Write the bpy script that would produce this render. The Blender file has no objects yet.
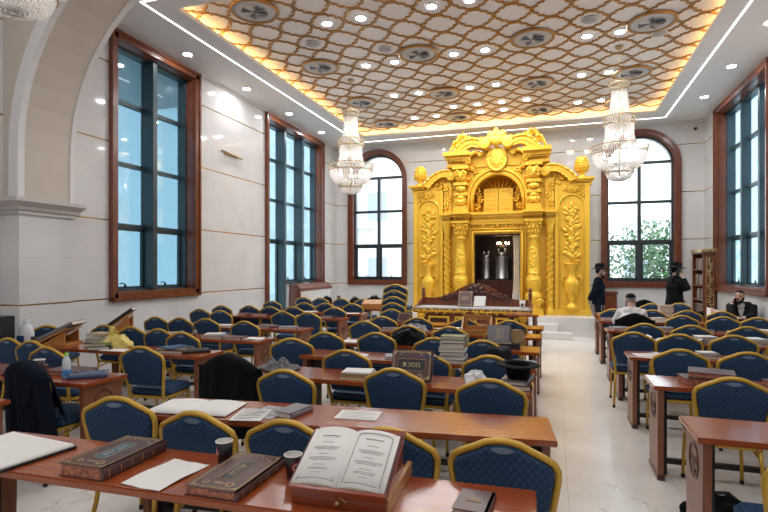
import bpy, bmesh, math, random
from mathutils import Vector, Matrix, Euler
random.seed(7)
PI = math.pi
S = bpy.context.scene
C = S.collection

# ------------------------------------------------------------------ mesh helpers
class MB:
    """collects shapes, then links them as ONE mesh object"""
    def __init__(self):
        self.v, self.f, self.m, self.s = [], [], [], []
    def add(self, vs, fs, mi=0, sm=False, M=None):
        b = len(self.v)
        for p in vs:
            p = Vector(p)
            self.v.append(M @ p if M else p)
        for f in fs:
            self.f.append([b + i for i in f]); self.m.append(mi); self.s.append(sm)
        return self
    def box(self, x0, x1, y0, y1, z0, z1, mi=0, M=None):
        vs = [(x0,y0,z0),(x1,y0,z0),(x1,y1,z0),(x0,y1,z0),(x0,y0,z1),(x1,y0,z1),(x1,y1,z1),(x0,y1,z1)]
        fs = [(0,3,2,1),(4,5,6,7),(0,1,5,4),(1,2,6,5),(2,3,7,6),(3,0,4,7)]
        return self.add(vs, fs, mi, False, M)
    def cbox(self, c, s, mi=0, M=None):
        return self.box(c[0]-s[0]/2, c[0]+s[0]/2, c[1]-s[1]/2, c[1]+s[1]/2, c[2]-s[2]/2, c[2]+s[2]/2, mi, M)
    def prism(self, poly, a, b, axis='y', mi=0, M=None, sm=False):
        """2D polygon (counter-clockwise seen from -axis) extruded from a to b"""
        n = len(poly)
        def P(p, t):
            if axis == 'y': return (p[0], t, p[1])
            if axis == 'x': return (t, p[0], p[1])
            return (p[0], p[1], t)
        vs = [P(p, a) for p in poly] + [P(p, b) for p in poly]
        self.add(vs, [tuple(range(n)), tuple(range(2*n-1, n-1, -1))], mi, False, M)
        self.add(vs, [(i, i+n, (i+1) % n + n, (i+1) % n) for i in range(n)], mi, sm, M)
        return self
    def tube(self, pts, r, n=8, closed=False, mi=0, sm=True, M=None, flat=1.0, cap=True, up=None):
        """round bar along pts; r a number or one per point; flat squashes one way"""
        pts = [Vector(p) for p in pts]; k = len(pts)
        rs = r if isinstance(r, (list, tuple)) else [r]*k
        vs = []; prev = None
        for i in range(k):
            if closed: t = pts[(i+1) % k] - pts[i-1]
            else: t = pts[min(i+1, k-1)] - pts[max(i-1, 0)]
            t = t.normalized() if t.length > 1e-9 else Vector((0,0,1))
            if prev is None:
                u = Vector(up) if up else (Vector((0,0,1)) if abs(t.z) < .9 else Vector((0,1,0)))
            else: u = prev
            u = u - t*u.dot(t)
            if u.length < 1e-6: u = t.orthogonal()
            u.normalize(); w = t.cross(u); prev = u
            for j in range(n):
                a = 2*PI*(j+.5)/n
                vs.append(pts[i] + (u*math.cos(a)*flat + w*math.sin(a))*rs[i])
        fs = []
        for i in range(k if closed else k-1):
            i2 = (i+1) % k
            for j in range(n):
                j2 = (j+1) % n
                fs.append((i*n+j, i*n+j2, i2*n+j2, i2*n+j))
        self.add(vs, fs, mi, sm, M)
        if cap and not closed:
            self.add(vs[:n], [tuple(range(n-1, -1, -1))], mi, False, M)
            self.add(vs[-n:], [tuple(range(n))], mi, False, M)
        return self
    def lathe(self, prof, n=24, c=(0,0,0), mi=0, sm=True, M=None, a0=0, a1=2*PI, sx=1, sy=1):
        """profile of (r, z) turned about z"""
        full = abs(a1-a0-2*PI) < 1e-6; k = n if full else n+1
        vs = []
        for r, z in prof:
            for j in range(k):
                a = a0 + (a1-a0)*j/n
                vs.append((c[0]+r*sx*math.cos(a), c[1]+r*sy*math.sin(a), c[2]+z))
        fs = []
        for i in range(len(prof)-1):
            for j in range(n):
                j2 = (j+1) % k
                fs.append((i*k+j, i*k+j2, (i+1)*k+j2, (i+1)*k+j))
        return self.add(vs, fs, mi, sm, M)
    def ball(self, c, r, nu=12, nv=8, mi=0, M=None):
        r = r if isinstance(r, (tuple, list)) else (r, r, r)
        vs = [(c[0], c[1], c[2]-r[2])]; fs = []
        for i in range(1, nv):
            b = -PI/2 + PI*i/nv
            for j in range(nu):
                a = 2*PI*j/nu
                vs.append((c[0]+r[0]*math.cos(b)*math.cos(a), c[1]+r[1]*math.cos(b)*math.sin(a), c[2]+r[2]*math.sin(b)))
        vs.append((c[0], c[1], c[2]+r[2])); L = len(vs)-1
        for j in range(nu):
            j2 = (j+1) % nu
            fs.append((0, 1+j2, 1+j)); fs.append((L, L-nu+j, L-nu+j2))
            for i in range(nv-2):
                a = 1+i*nu
                fs.append((a+j, a+j2, a+nu+j2, a+nu+j))
        return self.add(vs, fs, mi, True, M)
    def grid(self, fn, nu, nv, mi=0, sm=True, M=None):
        vs = [fn(i/nu, j/nv) for j in range(nv+1) for i in range(nu+1)]
        fs = [(j*(nu+1)+i, j*(nu+1)+i+1, (j+1)*(nu+1)+i+1, (j+1)*(nu+1)+i) for j in range(nv) for i in range(nu)]
        return self.add(vs, fs, mi, sm, M)
    def mesh(self, name, mats, bevel=0, seg=2, weld=False):
        me = bpy.data.meshes.new(name)
        me.from_pydata([tuple(p) for p in self.v], [], self.f)
        for m in (mats if isinstance(mats, (list, tuple)) else [mats]): me.materials.append(m)
        me.polygons.foreach_set('material_index', self.m)
        me.polygons.foreach_set('use_smooth', self.s)
        bm = bmesh.new(); bm.from_mesh(me)
        bmesh.ops.remove_doubles(bm, verts=bm.verts, dist=1e-5)
        bmesh.ops.recalc_face_normals(bm, faces=bm.faces)
        if bevel:
            es = [e for e in bm.edges if len(e.link_faces) == 2 and e.calc_face_angle(0) > .5]
            bmesh.ops.bevel(bm, geom=es, offset=bevel, segments=seg, affect='EDGES', clamp_overlap=True)
        bm.to_mesh(me); bm.free(); me.update()
        return me
    def build(self, name, mats, parent=None, bevel=0, seg=2, loc=None, rot=None):
        o = bpy.data.objects.new(name, self.mesh(name, mats, bevel, seg))
        C.objects.link(o)
        if parent: o.parent = parent
        if loc: o.location = loc
        if rot: o.rotation_euler = rot
        return o

def tag(o, label, cat, group=None, kind=None):
    o['label'] = label; o['category'] = cat
    if group: o['group'] = group
    if kind: o['kind'] = kind
    return o
def thing(name, label, cat, loc=(0,0,0), rz=0, group=None, kind=None, rot=None):
    o = bpy.data.objects.new(name, None); C.objects.link(o)
    o.empty_display_size = .05
    o.location = loc; o.rotation_euler = rot or (0, 0, rz)
    return tag(o, label, cat, group, kind)
def struct(o, label=None, cat=None):
    o['kind'] = 'structure'
    if label: o['label'] = label
    o['category'] = cat or o.name.split('_')[0]
    return o
def kids(o): return [c for c in bpy.data.objects if c.parent is o]
KID = {}
def dup(root, loc, rz, label, group=None, cat=None, rot=None):
    """copy a thing with copies of its parts and sub-parts"""
    if root.name not in KID: KID[root.name] = [(c, kids(c)) for c in kids(root)]
    r = root.copy(); C.objects.link(r); r.location = loc; r.rotation_euler = rot or (0, 0, rz); r['label'] = label
    if group: r['group'] = group
    for ch, gs in KID[root.name]:
        c = ch.copy(); C.objects.link(c); c.parent = r
        for g in gs:
            d = g.copy(); C.objects.link(d); d.parent = c
    return r
ORD = ['zeroth','first','second','third','fourth','fifth','sixth','seventh','eighth','ninth','tenth','eleventh','twelfth']
def T(*a): return Matrix.Translation(Vector(a))
def R(a, ax): return Matrix.Rotation(a, 4, ax)

# ------------------------------------------------------------------ materials
def nodes(name):
    m = bpy.data.materials.new(name); m.use_nodes = True
    nt = m.node_tree; b = nt.nodes['Principled BSDF']
    return m, nt, b
def mat(name, col, rough=.5, metal=0, spec=.5, noise=0, nscale=8, bump=0, bscale=60, coat=0, sheen=0, emit=None, es=0):
    m, nt, b = nodes(name)
    b.inputs['Base Color'].default_value = (*col, 1)
    b.inputs['Roughness'].default_value = rough; b.inputs['Metallic'].default_value = metal
    b.inputs['Specular IOR Level'].default_value = spec
    if coat: b.inputs['Coat Weight'].default_value = coat; b.inputs['Coat Roughness'].default_value = .12
    if sheen: b.inputs['Sheen Weight'].default_value = sheen
    if emit: b.inputs['Emission Color'].default_value = (*emit, 1); b.inputs['Emission Strength'].default_value = es
    if noise or bump:
        tc = nt.nodes.new('ShaderNodeTexCoord')
    if noise:
        n = nt.nodes.new('ShaderNodeTexNoise'); n.inputs['Scale'].default_value = nscale; n.inputs['Detail'].default_value = 5
        nt.links.new(tc.outputs['Object'], n.inputs['Vector'])
        r = nt.nodes.new('ShaderNodeMapRange'); r.inputs['From Min'].default_value = .3; r.inputs['From Max'].default_value = .7
        r.inputs['To Min'].default_value = 1-noise; r.inputs['To Max'].default_value = 1+noise
        nt.links.new(n.outputs['Fac'], r.inputs['Value'])
        mx = nt.nodes.new('ShaderNodeMix'); mx.data_type = 'RGBA'; mx.blend_type = 'MULTIPLY'; mx.inputs['Factor'].default_value = 1
        mx.inputs[6].default_value = (*col, 1)
        nt.links.new(r.outputs['Result'], mx.inputs[7]); nt.links.new(mx.outputs[2], b.inputs['Base Color'])
    if bump:
        n2 = nt.nodes.new('ShaderNodeTexNoise'); n2.inputs['Scale'].default_value = bscale; n2.inputs['Detail'].default_value = 3
        nt.links.new(tc.outputs['Object'], n2.inputs['Vector'])
        bp = nt.nodes.new('ShaderNodeBump'); bp.inputs['Strength'].default_value = bump; bp.inputs['Distance'].default_value = .01
        nt.links.new(n2.outputs['Fac'], bp.inputs['Height']); nt.links.new(bp.outputs['Normal'], b.inputs['Normal'])
    return m
def wood(name, c1, c2, rough=.28, scale=(1.2, 14, 14), coat=.35):
    m, nt, b = nodes(name)
    tc = nt.nodes.new('ShaderNodeTexCoord'); mp = nt.nodes.new('ShaderNodeMapping')
    mp.inputs['Scale'].default_value = scale
    n = nt.nodes.new('ShaderNodeTexNoise'); n.inputs['Scale'].default_value = 2.5; n.inputs['Detail'].default_value = 6; n.inputs['Distortion'].default_value = .6
    cr = nt.nodes.new('ShaderNodeValToRGB')
    cr.color_ramp.elements[0].position = .3; cr.color_ramp.elements[0].color = (*c1, 1)
    cr.color_ramp.elements[1].position = .72; cr.color_ramp.elements[1].color = (*c2, 1)
    L = nt.links.new
    L(tc.outputs['Object'], mp.inputs['Vector']); L(mp.outputs['Vector'], n.inputs['Vector']); L(n.outputs['Fac'], cr.inputs['Fac']); L(cr.outputs['Color'], b.inputs['Base Color'])
    b.inputs['Roughness'].default_value = rough; b.inputs['Coat Weight'].default_value = coat; b.inputs['Coat Roughness'].default_value = .18
    return m
class NT:
    """tiny node maths helper"""
    def __init__(s, nt): s.nt = nt
    def val(s, op, a, b=0.0, c=0.0):
        n = s.nt.nodes.new('ShaderNodeMath'); n.operation = op
        for i, x in enumerate((a, b, c)):
            if isinstance(x, (int, float)): n.inputs[i].default_value = x
            else: s.nt.links.new(x, n.inputs[i])
        return n.outputs[0]
    def mix(s, f, a, b):
        n = s.nt.nodes.new('ShaderNodeMix'); n.data_type = 'RGBA'
        for k, x in ((0, f), (6, a), (7, b)):
            if isinstance(x, (int, float)): n.inputs[k].default_value = x
            elif isinstance(x, tuple): n.inputs[k].default_value = (*x, 1)
            else: s.nt.links.new(x, n.inputs[k])
        return n.outputs[2]
def line_every(N, x, period, width, off=0.0):
    """1 on a line of this width repeated every period"""
    q = N.val('FRACT', N.val('DIVIDE', N.val('ADD', x, 100*period - off + width/2), period))
    return N.val('LESS_THAN', q, width/period)
def marble_wall(name, gold=True):
    m, nt, b = nodes(name); N = NT(nt)
    tc = nt.nodes.new('ShaderNodeTexCoord'); sp = nt.nodes.new('ShaderNodeSeparateXYZ')
    nt.links.new(tc.outputs['Object'], sp.inputs[0])
    x, y, z = sp.outputs
    ns = nt.nodes.new('ShaderNodeTexNoise'); ns.inputs['Scale'].default_value = .9; ns.inputs['Detail'].default_value = 8; ns.inputs['Distortion'].default_value = 1.2
    nt.links.new(tc.outputs['Object'], ns.inputs['Vector'])
    cr = nt.nodes.new('ShaderNodeValToRGB')
    cr.color_ramp.elements[0].position = .3; cr.color_ramp.elements[0].color = (.66, .65, .65, 1)
    cr.color_ramp.elements[1].position = .7; cr.color_ramp.elements[1].color = (.75, .745, .745, 1)
    nt.links.new(ns.outputs['Fac'], cr.inputs['Fac'])
    j = N.val('MAXIMUM', N.val('MAXIMUM', line_every(N, x, 1.12, .006, .3), line_every(N, y, 1.12, .006, .2)), line_every(N, z, .64, .006, 1.2))
    base = N.mix(N.val('MULTIPLY', j, .35), cr.outputs['Color'], (.42, .38, .35))
    if gold:
        g = line_every(N, z, 1.28, .022, 1.2)
        base = N.mix(g, base, (.55, .36, .10))
        nt.links.new(N.val('MULTIPLY', g, .75), b.inputs['Metallic'])
    nt.links.new(base, b.inputs['Base Color'])
    b.inputs['Roughness'].default_value = .07; b.inputs['Specular IOR Level'].default_value = .3
    return m
def floor_mat():
    m, nt, b = nodes('cream_marble_floor'); N = NT(nt)
    tc = nt.nodes.new('ShaderNodeTexCoord'); sp = nt.nodes.new('ShaderNodeSeparateXYZ')
    nt.links.new(tc.outputs['Object'], sp.inputs[0]); x, y, z = sp.outputs
    ns = nt.nodes.new('ShaderNodeTexNoise'); ns.inputs['Scale'].default_value = .8; ns.inputs['Detail'].default_value = 9; ns.inputs['Distortion'].default_value = 1.5
    nt.links.new(tc.outputs['Object'], ns.inputs['Vector'])
    cr = nt.nodes.new('ShaderNodeValToRGB')
    cr.color_ramp.elements[0].position = .28; cr.color_ramp.elements[0].color = (.70, .66, .615, 1)
    cr.color_ramp.elements[1].position = .7; cr.color_ramp.elements[1].color = (.80, .77, .73, 1)
    nt.links.new(ns.outputs['Fac'], cr.inputs['Fac'])
    # thin broken veins
    n2 = nt.nodes.new('ShaderNodeTexNoise'); n2.inputs['Scale'].default_value = 1.1; n2.inputs['Detail'].default_value = 7; n2.inputs['Distortion'].default_value = 2.2
    nt.links.new(tc.outputs['Object'], n2.inputs['Vector'])
    vein = N.val('LESS_THAN', N.val('ABSOLUTE', N.val('SUBTRACT', n2.outputs['Fac'], .5)), .004)
    n3 = nt.nodes.new('ShaderNodeTexNoise'); n3.inputs['Scale'].default_value = .7
    nt.links.new(tc.outputs['Object'], n3.inputs['Vector'])
    vein = N.val('MULTIPLY', vein, N.val('GREATER_THAN', n3.outputs['Fac'], .54))
    j = N.val('MAXIMUM', line_every(N, x, .8, .005, .1), line_every(N, y, .8, .005, .1))
    base = N.mix(N.val('MULTIPLY', j, .4), cr.outputs['Color'], (.36, .30, .24))
    base = N.mix(N.val('MULTIPLY', vein, .4), base, (.25, .2, .16))
    nt.links.new(base, b.inputs['Base Color'])
    b.inputs['Roughness'].default_value = .22; b.inputs['Specular IOR Level'].default_value = .4
    return m
def fabric():
    m, nt, b = nodes('blue_dotted_fabric'); N = NT(nt)
    tc = nt.nodes.new('ShaderNodeTexCoord'); sp = nt.nodes.new('ShaderNodeSeparateXYZ')
    nt.links.new(tc.outputs['Object'], sp.inputs[0]); x, y, z = sp.outputs
    s = 1/.026
    def cell(q): return N.val('ABSOLUTE', N.val('SUBTRACT', N.val('FRACT', N.val('ADD', N.val('MULTIPLY', q, s), 50.0)), .5))
    zz = N.val('ADD', z, y)
    u = N.val('ADD', x, zz); w = N.val('SUBTRACT', x, zz)
    cu, cw = cell(N.val('MULTIPLY', u, .7)), cell(N.val('MULTIPLY', w, .7))
    dot = N.val('GREATER_THAN', N.val('MINIMUM', cu, cw), .33)
    ring = N.val('GREATER_THAN', N.val('MAXIMUM', cu, cw), .44)
    base = N.mix(N.val('MULTIPLY', ring, .55), (.003, .030, .085), (.006, .052, .128))
    base = N.mix(N.val('MULTIPLY', dot, .30), base, (.10, .14, .16))
    nt.links.new(base, b.inputs['Base Color'])
    b.inputs['Roughness'].default_value = .75; b.inputs['Sheen Weight'].default_value = .10; b.inputs['Sheen Roughness'].default_value = .4
    b.inputs['Sheen Tint'].default_value = (.3, .55, .9, 1)
    return m
def glass_mat(name, tint, refl=.12, haze=0.0):
    m = bpy.data.materials.new(name); m.use_nodes = True; nt = m.node_tree
    nt.nodes.remove(nt.nodes['Principled BSDF']); out = nt.nodes['Material Output']
    tr = nt.nodes.new('ShaderNodeBsdfTransparent'); tr.inputs[0].default_value = (*tint, 1)
    gl = nt.nodes.new('ShaderNodeBsdfGlossy'); gl.inputs['Roughness'].default_value = .02
    gl.inputs[0].default_value = (.9, .97, 1, 1)
    mx = nt.nodes.new('ShaderNodeMixShader'); mx.inputs[0].default_value = refl
    L = nt.links.new
    if haze:
        tl = nt.nodes.new('ShaderNodeBsdfTranslucent'); tl.inputs[0].default_value = (*tint, 1)
        m2 = nt.nodes.new('ShaderNodeMixShader'); m2.inputs[0].default_value = haze
        L(tr.outputs[0], m2.inputs[1]); L(tl.outputs[0], m2.inputs[2]); L(m2.outputs[0], mx.inputs[1])
    else: L(tr.outputs[0], mx.inputs[1])
    L(gl.outputs[0], mx.inputs[2]); L(mx.outputs[0], out.inputs[0])
    return m
def gold_mat(name, col, rough, bump=0, bscale=40, metal=.75):
    m, nt, b = nodes(name)
    b.inputs['Base Color'].default_value = (*col, 1); b.inputs['Metallic'].default_value = metal; b.inputs['Roughness'].default_value = rough
    if bump:
        tc = nt.nodes.new('ShaderNodeTexCoord'); vo = nt.nodes.new('ShaderNodeTexVoronoi'); vo.inputs['Scale'].default_value = bscale
        bp = nt.nodes.new('ShaderNodeBump'); bp.inputs['Strength'].default_value = bump; bp.inputs['Distance'].default_value = .02
        bp.invert = True
        nt.links.new(tc.outputs['Object'], vo.inputs['Vector']); nt.links.new(vo.outputs['Distance'], bp.inputs['Height']); nt.links.new(bp.outputs['Normal'], b.inputs['Normal'])
    return m
def emit(name, col, st):
    m = bpy.data.materials.new(name); m.use_nodes = True; nt = m.node_tree
    nt.nodes.remove(nt.nodes['Principled BSDF']); e = nt.nodes.new('ShaderNodeEmission')
    e.inputs[0].default_value = (*col, 1); e.inputs[1].default_value = st
    nt.links.new(e.outputs[0], nt.nodes['Material Output'].inputs[0]); return m

WALL = marble_wall('cream_marble_wall'); FLOOR = floor_mat(); FAB = fabric()
WHITE = mat('white_plaster', (.80, .785, .775), .6)
TRIM = mat('white_trim', (.72, .71, .71), .4)
BEIGE = mat('beige_plaster', (.58, .51, .44), .55, noise=.03, nscale=2)
STONE = mat('white_marble_step', (.74, .72, .69), .25, noise=.04, nscale=3)
GREYSTONE = mat('grey_cornice', (.55, .52, .51), .35)
MAHOG = wood('mahogany', (.115, .027, .010), (.22, .060, .022), .3, (10, 10, 1.5))
DARKMAHOG = wood('dark_mahogany', (.03, .008, .005), (.07, .016, .008), .3, (10, 10, 1.5))
TABLE = wood('red_walnut_table', (.27, .050, .0095), (.345, .074, .016), .2, (1.0, 12, 12), .5)
PANEL = wood('brown_end_panel', (.19, .065, .033), (.27, .10, .052), .35, (10, 10, 1.2), .2)
LIGHTWOOD = wood('light_orange_wood', (.42, .17, .035), (.55, .25, .07), .35, (2, 12, 12), .3)
REDWOOD = wood('red_lacquer_wood', (.20, .028, .008), (.30, .05, .014), .22, (1.5, 12, 12), .6)
CHAIRGOLD = gold_mat('chair_gold', (.56, .335, .045), .36, metal=.35)
BLACK = mat('black_metal', (.012, .012, .013), .4)
RUBBER = mat('black_rubber', (.01, .01, .01), .7)
CHROME = mat('pale_steel', (.16, .24, .33), .35, metal=.4)
GOLD = gold_mat('ark_gold', (.94, .555, .048), .38, .0, metal=.30)
GOLDREL = gold_mat('ark_gold_relief', (.94, .555, .048), .36, .9, 15, metal=.30)
GOLDDK = gold_mat('ark_gold_shaded', (.90, .44, .035), .5, metal=.4)  # deeper orange puts the niche shadow into the colour; lettering shares it
LATT = gold_mat('lattice_gold', (.42, .215, .055), .42, metal=.4)
PANELC = mat('ceiling_panel_beige', (.88, .84, .815), .7)
ALU = mat('teal_grey_aluminium', (.030, .054, .066), .35, spec=.6)
ALUD = mat('dark_grey_aluminium', (.026, .036, .042), .35, spec=.6)
GLASSB = glass_mat('blue_tinted_glass', (.38, .51, .57), .12, .35)
GLASSW = glass_mat('pale_blue_glass', (.60, .72, .77), .10, .35)
GLASSC = glass_mat('clear_glass', (.95, .98, 1.0), .06)
LAMP = emit('lamp_disc', (.985, .99, 1.0), 205)
STRIP = emit('white_led', (1, .98, 1), 4)
WARM = emit('warm_led', (1, .62, .22), 17)
BULB = emit('bulb_glow', (1, .95, .88), 34)
PAPER = mat('paper_white', (.76, .735, .70), .7)
CREAMP = mat('paper_cream', (.66, .59, .50), .7)
GREYP = mat('printed_grey', (.40, .39, .40), .7, noise=.35, nscale=60)
INK = mat('faint_ink', (.42, .40, .385), .8)
BROWNC = mat('book_brown', (.085, .036, .036), .38, noise=.12, nscale=20)
MAROON = mat('book_maroon', (.10, .018, .022), .35)
BLACKC = mat('book_black', (.014, .013, .015), .42)
BLUEC = mat('book_blue', (.03, .07, .17), .4)
GREYC = mat('book_grey', (.20, .185, .20), .45)
GREENC = mat('book_green', (.13, .17, .06), .45)
TANC = mat('book_tan', (.42, .30, .17), .5)
WHITEC = mat('book_white', (.68, .67, .66), .45)
REDC = mat('book_red', (.45, .04, .03), .45)
MARBLED = mat('red_marbled_edge', (.40, .15, .09), .6, noise=.6, nscale=90)
GILT = gold_mat('gilt_print', (.50, .37, .17), .4, metal=.5)
TEALF = mat('teal_plaque', (.03, .10, .135), .4)
COATM = mat('black_wool', (.006, .006, .007), .9, spec=.15, bump=.2, bscale=200)
NAVYM = mat('navy_wool', (.005, .008, .017), .9, spec=.15)
SUITM = mat('charcoal_suit', (.010, .011, .014), .85, spec=.2)
SHIRTM = mat('white_shirt', (.68, .65, .63), .75)
SKIN = mat('skin', (.52, .30, .22), .5)
HAIRD = mat('dark_hair', (.010, .008, .007), .85, spec=.2)
HAIRG = mat('grey_hair', (.28, .26, .25), .7)
FELT = mat('black_felt', (.006, .006, .007), .9, spec=.15)
PLASTIC = mat('white_plastic', (.70, .70, .70), .4)
SILVER = mat('silver', (.55, .55, .56), .28, metal=.9, bump=.6, bscale=35)
VENTM = mat('vent_white', (.58, .57, .57), .4)
VENTD = mat('vent_grey', (.14, .145, .16), .4, metal=.5)
SPEAK = mat('speaker_grey', (.40, .40, .42), .7)
CRYST = None
def crystal():
    m = bpy.data.materials.new('crystal_bead'); m.use_nodes = True; nt = m.node_tree
    b = nt.nodes['Principled BSDF']; out = nt.nodes['Material Output']
    b.inputs['Base Color'].default_value = (.93, .92, .92, 1); b.inputs['Roughness'].default_value = .08
    b.inputs['Specular IOR Level'].default_value = .9
    tl = nt.nodes.new('ShaderNodeBsdfTranslucent'); tl.inputs[0].default_value = (.97, .95, .93, 1)
    mx = nt.nodes.new('ShaderNodeMixShader'); mx.inputs[0].default_value = .6
    nt.links.new(b.outputs[0], mx.inputs[1]); nt.links.new(tl.outputs[0], mx.inputs[2]); nt.links.new(mx.outputs[0], out.inputs[0])
    return m
CRYST = crystal()

# ------------------------------------------------------------------ camera, world
cam = bpy.data.cameras.new('camera'); co = bpy.data.objects.new('camera', cam); C.objects.link(co)
cam.sensor_width = 36; cam.lens = 24; cam.shift_y = 12/768; cam.clip_end = 200; cam.clip_start = .05
co.location = (0, 0, 1.70); co.rotation_euler = (PI/2, 0, math.atan(170/512))
S.camera = co
w = bpy.data.worlds.new('sky'); S.world = w; w.use_nodes = True
bg = w.node_tree.nodes['Background']; bg.inputs[0].default_value = (.86, .94, 1.0, 1); bg.inputs[1].default_value = 3.3
S.view_settings.view_transform = 'Standard'; S.view_settings.look = 'None'; S.view_settings.gamma = 1
S.view_settings.use_curve_mapping = False; S.view_settings.exposure = 0.28
S.cycles.use_denoising = True; S.cycles.max_bounces = 8; S.cycles.diffuse_bounces = 4; S.cycles.glossy_bounces = 3
S.cycles.transparent_max_bounces = 12; S.cycles.transmission_bounces = 4; S.cycles.caustics_reflective = False; S.cycles.caustics_refractive = False
S.cycles.sample_clamp_indirect = 6; S.cycles.sample_clamp_direct = 0
# ------------------------------------------------------------------ room shell
XL, XR, YB, ZC = -6.85, 3.80, 15.65, 5.65
NL, NR = -7.03, 3.98            # near bay side walls
PY0, PY1 = 4.92, 5.72           # the transverse arch
CX = -1.48                      # centre line of ark and hall
struct(MB().box(-7.6, 4.5, -3.3, 16.1, -.15, 0).build('floor', FLOOR))
W1 = (6.60, 8.54, 1.28, 5.49); W2 = (11.32, 14.42, 0.0, 5.47); W3 = (11.32, 14.42, 1.28, 5.47)
def wall_x(name, xa, xb, y0, y1, z1, ops):
    m = MB(); y = y0
    for a, b, c, d in ops:
        m.box(xa, xb, y, a, 0, z1)
        if c > 0: m.box(xa, xb, a, b, 0, c)
        m.box(xa, xb, a, b, d, z1); y = b
    m.box(xa, xb, y, y1, 0, z1)
    return struct(m.build(name, WALL))
wall_x('wall_left', XL-.38, XL, PY1, YB, 6.3, [W1, W2])
wall_x('wall_right', XR, XR+.38, PY1, YB, 6.3, [W3])
# back wall with two round-headed openings
AW = [(CX-3.95, .86), (CX+3.74, .86)]; SILL, SPR, RY = 1.30, 4.55, .84
m = MB(); x = XL-.38
for cx, hw in AW:
    m.box(x, cx-hw, YB, YB+.38, 0, 6.3); m.box(cx-hw, cx+hw, YB, YB+.38, 0, SILL)
    arc = [(cx-hw*math.cos(PI*i/20), SPR+RY*math.sin(PI*i/20)) for i in range(21)]
    for (xa, za), (xb, zb) in zip(arc, arc[1:]):
        m.prism([(xa, za), (xb, zb), (xb, 6.3), (xa, 6.3)], YB, YB+.38, 'y')
    x = cx+hw
m.box(x, XR+.38, YB, YB+.38, 0, 6.3)
struct(m.build('wall_back', WALL))
struct(MB().box(NL-.3, NL, -3.1, PY0, 0, 6.3).build('wall_left_near', WALL))
struct(MB().box(NR, NR+.3, -3.1, PY0, 0, 6.3).build('wall_right_near', WALL))
struct(MB().box(NL-.3, NR+.3, -3.4, -3.1, 0, 6.3).build('wall_front', WALL))
struct(MB().box(NL-.5, NR+.5, -3.4, PY0, 6.2, 6.3).build('ceiling_near', WHITE))
# soffit ring round the patterned tray
TX0, TX1, TY0, TY1 = -5.45, 2.45, 6.42, 14.50
m = MB()
m.box(XL, TX0, PY1, YB, ZC, ZC+.06).box(TX1, XR, PY1, YB, ZC, ZC+.06)
m.box(TX0, TX1, PY1, TY0, ZC, ZC+.06).box(TX0, TX1, TY1, YB, ZC, ZC+.06)
struct(m.build('ceiling', WHITE))
struct(MB().box(XL-.4, XR+.4, PY0, YB+.4, 6.3, 6.4).build('roof_slab', WHITE))  # unseen slab over the ceiling, put in to keep sky light out
m = MB()                                         # tray: panel and its upstand
m.box(TX0-.34, TX1+.34, TY0-.34, TY1+.34, 5.86, 5.90)
m.box(TX0-.38, TX0-.34, TY0-.38, TY1+.38, ZC+.06, 5.9).box(TX1+.34, TX1+.38, TY0-.38, TY1+.38, ZC+.06, 5.9)
m.box(TX0-.38, TX1+.38, TY0-.38, TY0-.34, ZC+.06, 5.9).box(TX0-.38, TX1+.38, TY1+.34, TY1+.38, ZC+.06, 5.9)
struct(m.build('ceiling_tray', PANELC), 'beige recessed ceiling tray', 'ceiling')
# gold quatrefoil lattice
m = MB(); px, py = .60, .64; ox, oy = -1.84, 7.93
prof = [(0,0),(.09,.006),(.15,.045),(.22,.06),(.29,.05),(.335,.022),(.40,.065),(.5,.08),(.60,.065),(.665,.022),(.71,.05),(.78,.06),(.85,.045),(.91,.006),(1,0)]
X0, X1, Y0, Y1 = TX0-.3, TX1+.3, TY0-.3, TY1+.3
for i in range(-8, 9):
    for j in range(-5, 13):
        cx, cy = ox+i*px, oy+j*py
        for sx in (-1, 1):
            for sy in (-1, 1):
                a, b = Vector((cx+sx*px/2, cy)), Vector((cx, cy+sy*py/2))
                d = b-a; n = Vector((sx*py, sy*px)).normalized()
                P = [a+d*t+n*o*.72 for t, o in prof]
                if not all(X0 < p.x < X1 and Y0 < p.y < Y1 for p in P): continue
                vs = []; hw = .017
                for k, p in enumerate(P):
                    t = (P[min(k+1, len(P)-1)]-P[max(k-1, 0)]).normalized(); q = Vector((-t.y, t.x))*hw
                    vs += [(p.x-q.x, p.y-q.y, 5.86), (p.x-q.x, p.y-q.y, 5.838), (p.x+q.x, p.y+q.y, 5.838), (p.x+q.x, p.y+q.y, 5.86)]
                K = len(P); fs = []
                for k in range(K-1):
                    for e in range(3): fs.append((k*4+e, k*4+e+1, k*4+5+e, k*4+4+e))
                m.add(vs, fs)
o = m.build('ceiling_lattice', LATT); struct(o, 'gold quatrefoil lattice on the ceiling tray', 'ceiling')
# warm strips lying on the ledge behind the lip, white strips let into the soffit
m = MB(); e = .20
m.box(TX0-e-.03, TX0-e, TY0-e, TY1+e, ZC+.062, ZC+.075).box(TX1+e, TX1+e+.03, TY0-e, TY1+e, ZC+.062, ZC+.075)
m.box(TX0-e, TX1+e, TY0-e-.03, TY0-e, ZC+.062, ZC+.075).box(TX0-e, TX1+e, TY1+e, TY1+e+.03, ZC+.062, ZC+.075)
tag(m.build('cove_strip', WARM), 'warm amber strip light hidden in the ceiling tray cove', 'light')
m = MB(); a, b, c, d = -5.82, 2.77, 6.08, 15.05; t = .014
m.box(a-t, a+t, c, d, ZC-.006, ZC).box(b-t, b+t, c, d, ZC-.006, ZC).box(a-t, b+t, c-t, c+t, ZC-.006, ZC).box(a-t, b+t, d-t, d+t, ZC-.006, ZC)
tag(m.build('led_strip', STRIP), 'white light line running around the plain ceiling border', 'light')
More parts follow.
